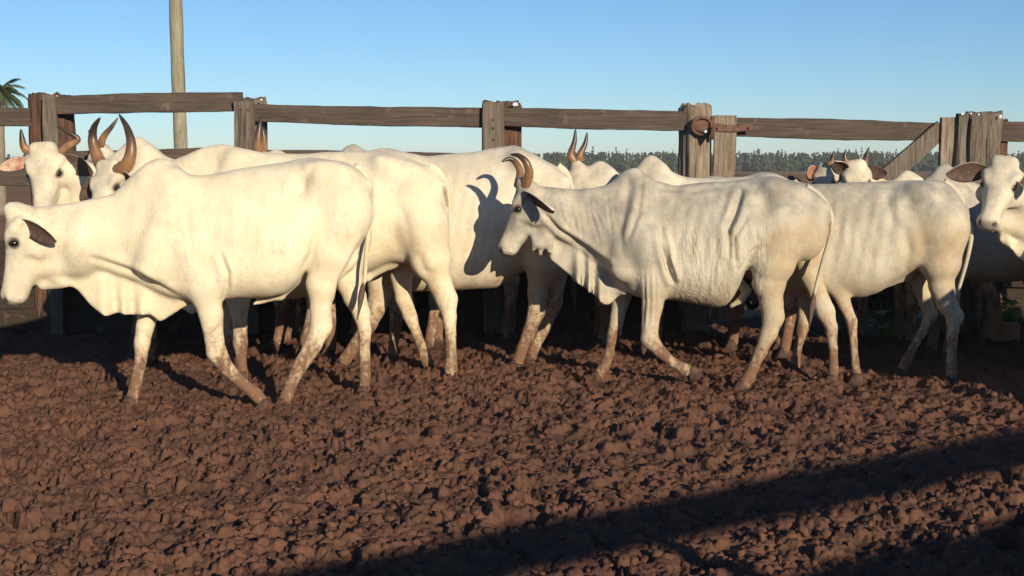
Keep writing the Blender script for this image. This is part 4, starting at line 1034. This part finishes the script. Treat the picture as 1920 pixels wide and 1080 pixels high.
# --- G: behind, between B and the centre cow
L = Frame(880, 9.66, 0.0)
G = dict(loc=L.o, yaw=L.yaw, mat=HIDE_WHITE, h=0.017, seed=5, mud_shade_z=1.0, grey=0.45, tan=0.5, wscale=0.95,  # leg mud raised, partly as painted shade
    label='off white cow whose flank carries the shadow of the centre cow and its horns',
    top=xzl(L, [(560, 372), (610, 340), (660, 300), (700, 280), (730, 276), (760, 286), (800, 293), (840, 289), (894, 285), (931, 276), (965, 272), (987, 281), (1027, 303), (1048, 312), (1063, 331), (1070, 355), (1072, 380)]),
    bot=xzl(L, [(560, 440), (640, 500), (720, 548), (845, 545), (930, 540), (960, 520), (1000, 500), (1045, 460), (1072, 400)]),
    xh=L(715, 276)[0], xr=L(1073, 360)[0])
G['legs'] = [
    dict(p=L.leg([(1020, 420, 48), (1018, 490, 36), (1008, 545, 22), (1008, 580, 20), (994, 620, 15), (980, 655, 13), (968, 688, 13)], -0.15)),
    dict(p=L.leg([(1035, 430, 42), (1036, 510, 28), (1040, 570, 18), (1024, 615, 13), (1005, 650, 12), (994, 678, 13)], 0.15)),
    dict(p=L.leg([(728, 470, 42), (716, 530, 27), (708, 575, 22), (692, 615, 17), (668, 652, 14), (640, 694, 14)], -0.16)),
    dict(p=L.leg([(740, 480, 36), (745, 560, 18), (742, 610, 14), (738, 650, 11), (735, 678, 12)], 0.15))]
G['head'] = dict(poll=L(575, 395, 0), muz=L(545, 505, -0.1), neck=L(620, 410, 0), nr=0.14, horns=[])
G['tail'] = [L(1045, 312), L(1062, 325), L(1072, 350), L(1077, 390), L(1078, 440), L(1076, 500), L(1076, 530)]

MUD_SHADE_Z = 1.0  # rear rows: mud carried up the legs to darken them like shade
def std(px, py, Y, yaw, label, head=None, seed=9, mat=None, stride=0.0, length=1.0, **kw):
    """an animal of the second and third rows; (px, py) = top of its hump"""
    L = Frame(px, Y, yaw); hz = L(px, py)[2]; s = hz / 1.55
    T = [(-0.66, 1.26), (-0.50, 1.29), (-0.30, 1.33), (-0.14, 1.43), (-0.05, 1.52), (0.02, 1.55), (0.10, 1.50), (0.20, 1.41), (0.32, 1.37), (0.6, 1.36), (0.85, 1.375), (1.02, 1.41), (1.14, 1.40), (1.26, 1.35), (1.34, 1.27), (1.39, 1.15), (1.41, 1.02)]
    Bt = [(-0.66, 1.02), (-0.5, 0.98), (-0.3, 0.87), (-0.15, 0.74), (0.0, 0.66), (0.2, 0.62), (0.45, 0.60), (0.7, 0.61), (0.85, 0.66), (0.97, 0.78), (1.15, 0.85), (1.3, 0.92), (1.41, 1.0)]
    f = lambda P: [(x * s * length, z * s) for x, z in P]
    q = stride
    lg = lambda P, y: dict(p=[[x * s * length, y * s, max(z * s, 0.02), r * s] for x, z, r in P])
    d = dict(loc=L.o, yaw=L.yaw, mat=mat or HIDE_WHITE, h=kw.pop('h', 0.02), seed=seed, label=label, top=f(T), bot=f(Bt), xh=0.0, xr=1.41 * s * length, wscale=s * 0.98, mud_shade_z=MUD_SHADE_Z)
    d['legs'] = [lg([(1.2, 1.0, .17), (1.15 - q * .3, .76, .125), (1.19 - q * .3, .56, .075), (1.26 - q * .4, .47, .065), (1.25 - q * .7, .3, .045), (1.22 - q, .13, .042), (1.20 - q, .02, .045)], -0.16),
                 lg([(1.2, 1.0, .15), (1.15 + q * .3, .76, .11), (1.19 + q * .3, .56, .07), (1.27 + q * .4, .47, .06), (1.27 + q * .7, .3, .042), (1.26 + q, .13, .042), (1.25 + q, .02, .045)], 0.16),
                 lg([(0.05, .95, .14), (0.05, .70, .10), (0.05 + q * .3, .52, .062), (0.05 + q * .4, .42, .06), (0.05 + q * .8, .22, .042), (0.04 + q, .12, .045), (0.02 + q, .02, .045)], -0.15),
                 lg([(0.05, .95, .13), (0.03, .70, .09), (0.03 - q * .3, .52, .06), (0.03 - q * .4, .42, .058), (0.03 - q * .8, .22, .042), (0.02 - q, .12, .045), (0.0 - q, .02, .045)], 0.15)]
    d['dewlap'] = [dict(top=f([(-0.6, 1.0), (-0.3, 0.88), (0.05, 0.68)]), bot=f([(-0.6, 0.95), (-0.45, 0.84), (-0.2, 0.62), (-0.05, 0.54), (0.05, 0.60)]), th=0.028, amp=0.025, freq=36, ph=seed)]
    d['tail'] = [(x * s * length, 0, z * s) for x, z in ((1.30, 1.33), (1.38, 1.27), (1.425, 1.14), (1.44, 0.95), (1.43, 0.75), (1.44, 0.6))]
    h = dict(poll=(-0.66 * s * length, 0, 1.30 * s), muz=(-0.88 * s * length, 0, 0.86 * s), neck=(-0.45 * s * length, 0, 1.14 * s), nr=0.14 * s, horns=[])
    if head: h.update(head(L, s))
    d['head'] = h; d.update(kw); return d
H2 = lambda c, up=0.30, out=0.14, r=0.034: [dict(p=[('h', 0.05, sy * 0.06, 0.0), ('h', 0.0, sy * (0.09 + out * 0.4), 0.04), ('h', -up * 0.9, sy * (0.08 + out), 0.06), ('h', -up * 1.9, sy * (0.05 + out), 0.03)], r=r) for sy in (-1, 1)]
herd = [A, I, B, N, G]
# C: face turned to the camera, far left
herd.append(std(262, 255, 9.85, R(5), 'cream cow at the far left with its face turned to the camera between wide ears', seed=6, mat=HIDE_CREAM, h=0.014, stride=0.06,
    head=lambda L, s: dict(poll=L(83, 278, -0.12), muz=L(74, 410, -0.36), side=(-1, 0.12, 0), neck=L(150, 335, 0), nr=0.15,
        ears={1: dict(tip=L(-2, 311, -0.16), face=(-0.1, -1, 0.0), inner=EAR_PINK, w=0.10), -1: dict(tip=L(174, 320, -0.18), face=(0.1, -1, -0.25), w=0.145)},
        horns=[dict(p=[L(55, 286, -0.12), L(45, 275, -0.14), L(41, 258, -0.15), L(39, 242, -0.15)], r=0.034), dict(p=[L(112, 286, -0.12), L(130, 272, -0.12), L(146, 261, -0.12), L(128, 248, -0.13), L(106, 236, -0.13)], r=0.030)])))
herd.append(std(258, 268, 10.95, R(0), 'cow behind the far left ones, one thin horn rising between the big horns', seed=7, h=0.023,
    head=lambda L, s: dict(poll=L(186, 272, 0), muz=L(150, 372, -0.05), neck=L(212, 320, 0), nr=0.13, horns=[dict(p=[L(188, 272, -0.08), L(196, 254, -0.12), L(209, 238, -0.13), L(221, 221, -0.12)], r=0.030), dict(p=[L(180, 272, 0.08), L(172, 256, 0.16), L(166, 244, 0.18)], r=0.026)])))
herd.append(std(520, 277, 10.55, R(0), 'back row cow with upright brown horns in front of the second fence post', seed=8, h=0.023, mat=HIDE_WHITE,
    head=lambda L, s: dict(poll=L(486, 288, 0), muz=L(452, 390, -0.02), neck=L(505, 335, 0), nr=0.14, horns=[dict(p=[L(484, 290, -0.07), L(483, 268, -0.10), L(486, 240, -0.10), L(490, 218, -0.08)], r=0.040), dict(p=[L(494, 290, 0.07), L(495, 270, 0.11), L(493, 248, 0.12), L(489, 232, 0.1)], r=0.034)])))
herd.append(std(662, 268, 10.95, R(0), 'greyish cow by the fence, only its rounded hump showing over the big cream back', seed=10, h=0.023, mat=HIDE_GREY, grey=0.9))
herd.append(std(1122, 298, 10.6, R(0), 'small cow in the back row with two upright horns against the distant trees', seed=11, h=0.02, length=0.92,
    head=lambda L, s: dict(poll=L(1083, 308, 0.0), muz=L(1032, 395, 0.0), side=(0, 1, 0), ears={-1: dict(tip=L(1078, 356, -0.10), face=(-0.3, -0.9, -0.1), w=0.08)}, neck=L(1105, 345, 0), nr=0.13, horns=[dict(p=[L(1076, 304, -0.04), L(1070, 290, -0.05), L(1077, 266, -0.05), L(1079, 242, -0.04)], r=0.034), dict(p=[L(1091, 304, 0.05), L(1087, 292, 0.06), L(1097, 270, 0.08), L(1101, 248, 0.08)], r=0.034)])))
herd.append(std(1216, 288, 10.05, R(3), 'off white cow right behind the centre cow, its pointed hump above that shoulder', seed=12, h=0.016, length=0.86, grey=0.5, thin=1.3,
    head=lambda L, s: dict(poll=L(1130, 400, 0.0), muz=L(1100, 500, 0.0), neck=L(1165, 395, 0), nr=0.13)))
herd.append(std(1600, 335, 10.95, R(0), 'small cow behind the gate brace end, with a sunlit brown ear and short horn', seed=13, h=0.023,
    head=lambda L, s: dict(poll=L(1552, 312, 0), muz=L(1530, 395, -0.22), side=(-0.8, 0.55, 0), neck=L(1580, 355, 0), nr=0.12,
        ears={1: dict(tip=L(1512, 320, -0.10), face=(-0.2, -1, 0.1), inner=simple('tan_ear', (0.24, 0.10, 0.05), (0.40, 0.24, 0.16), 20), w=0.14), -1: dict(tip=L(1586, 330, -0.2), face=(0, -1, 0))},
        horns=[dict(p=[L(1556, 310, -0.08), L(1560, 300, -0.09), L(1564, 283, -0.1)], r=0.034)])))
herd.append(std(1692, 317, 10.5, R(0), 'back row cow by the gate, white poll, two dark horns and a dark ear', seed=14, h=0.02, mat=HIDE_CREAM,
    head=lambda L, s: dict(poll=L(1604, 308, -0.05), muz=L(1612, 405, -0.25), side=(-0.95, 0.25, 0), neck=L(1640, 360, 0), nr=0.13,
        ears={1: dict(tip=L(1566, 300, -0.22), face=(-0.3, -1, -0.2), w=0.13), -1: dict(tip=L(1664, 322, -0.15), face=(0, -1, 0.1), w=0.11)},
        horns=[dict(p=[L(1590, 308, -0.06), L(1584, 298, -0.06), L(1585, 282, -0.06)], r=0.026), dict(p=[L(1618, 312, -0.04), L(1623, 300, -0.05), L(1629, 276, -0.06)], r=0.034)])))
herd.append(std(1762, 304, 9.85, R(2), 'greyish cow in the second row at the right, hump under the gnarled post', seed=15, h=0.016, mat=HIDE_GREY, grey=0.7, length=0.9,
    head=lambda L, s: dict(poll=L(1668, 410, 0.05), muz=L(1640, 500, 0.05), neck=L(1700, 390, 0), nr=0.13)))
herd.append(std(2010, 290, 9.15, R(12), 'cow at the right edge, white face turned towards the camera, one dark ear spread wide', seed=16, h=0.0135, mat=HIDE_CREAM, grey=0.4,
    head=lambda L, s: dict(poll=L(1884, 306, -0.10), muz=L(1850, 418, -0.32), side=(-0.80, 0.60, 0), neck=L(1955, 400, 0), nr=0.16,
        ears={1: dict(tip=L(1776, 322, -0.02), face=(-0.3, -1, -0.35), w=0.15), -1: dict(tip=L(1945, 352, -0.36), face=(0.2, -1, -0.2), w=0.13)})))
herd.append(std(2590, 300, 8.05, 0, 'x', seed=17, h=0.023, mat=HIDE_CREAM, stride=0.05))  # unseen cow added to shade the chest of the right edge cow
L = herd[-1]; L['yaw'] = math.pi; L['loc'] = L['loc']; L['label'] = 'cow just outside the right edge of the photo, added to throw shade on its neighbour'
herd.append(std(960 + (3.95 + 1.37) / 6.6 * FPX, 300, 6.6, 0, 'unseen cow at the right, added to throw the shadow behind the right hand legs', seed=18, h=0.023, mat=HIDE_CREAM))
herd[-1]['yaw'] = math.pi  # out of view, added for its shadow on the mud
for i_, S_ in enumerate(herd):
    build_cow(S_)
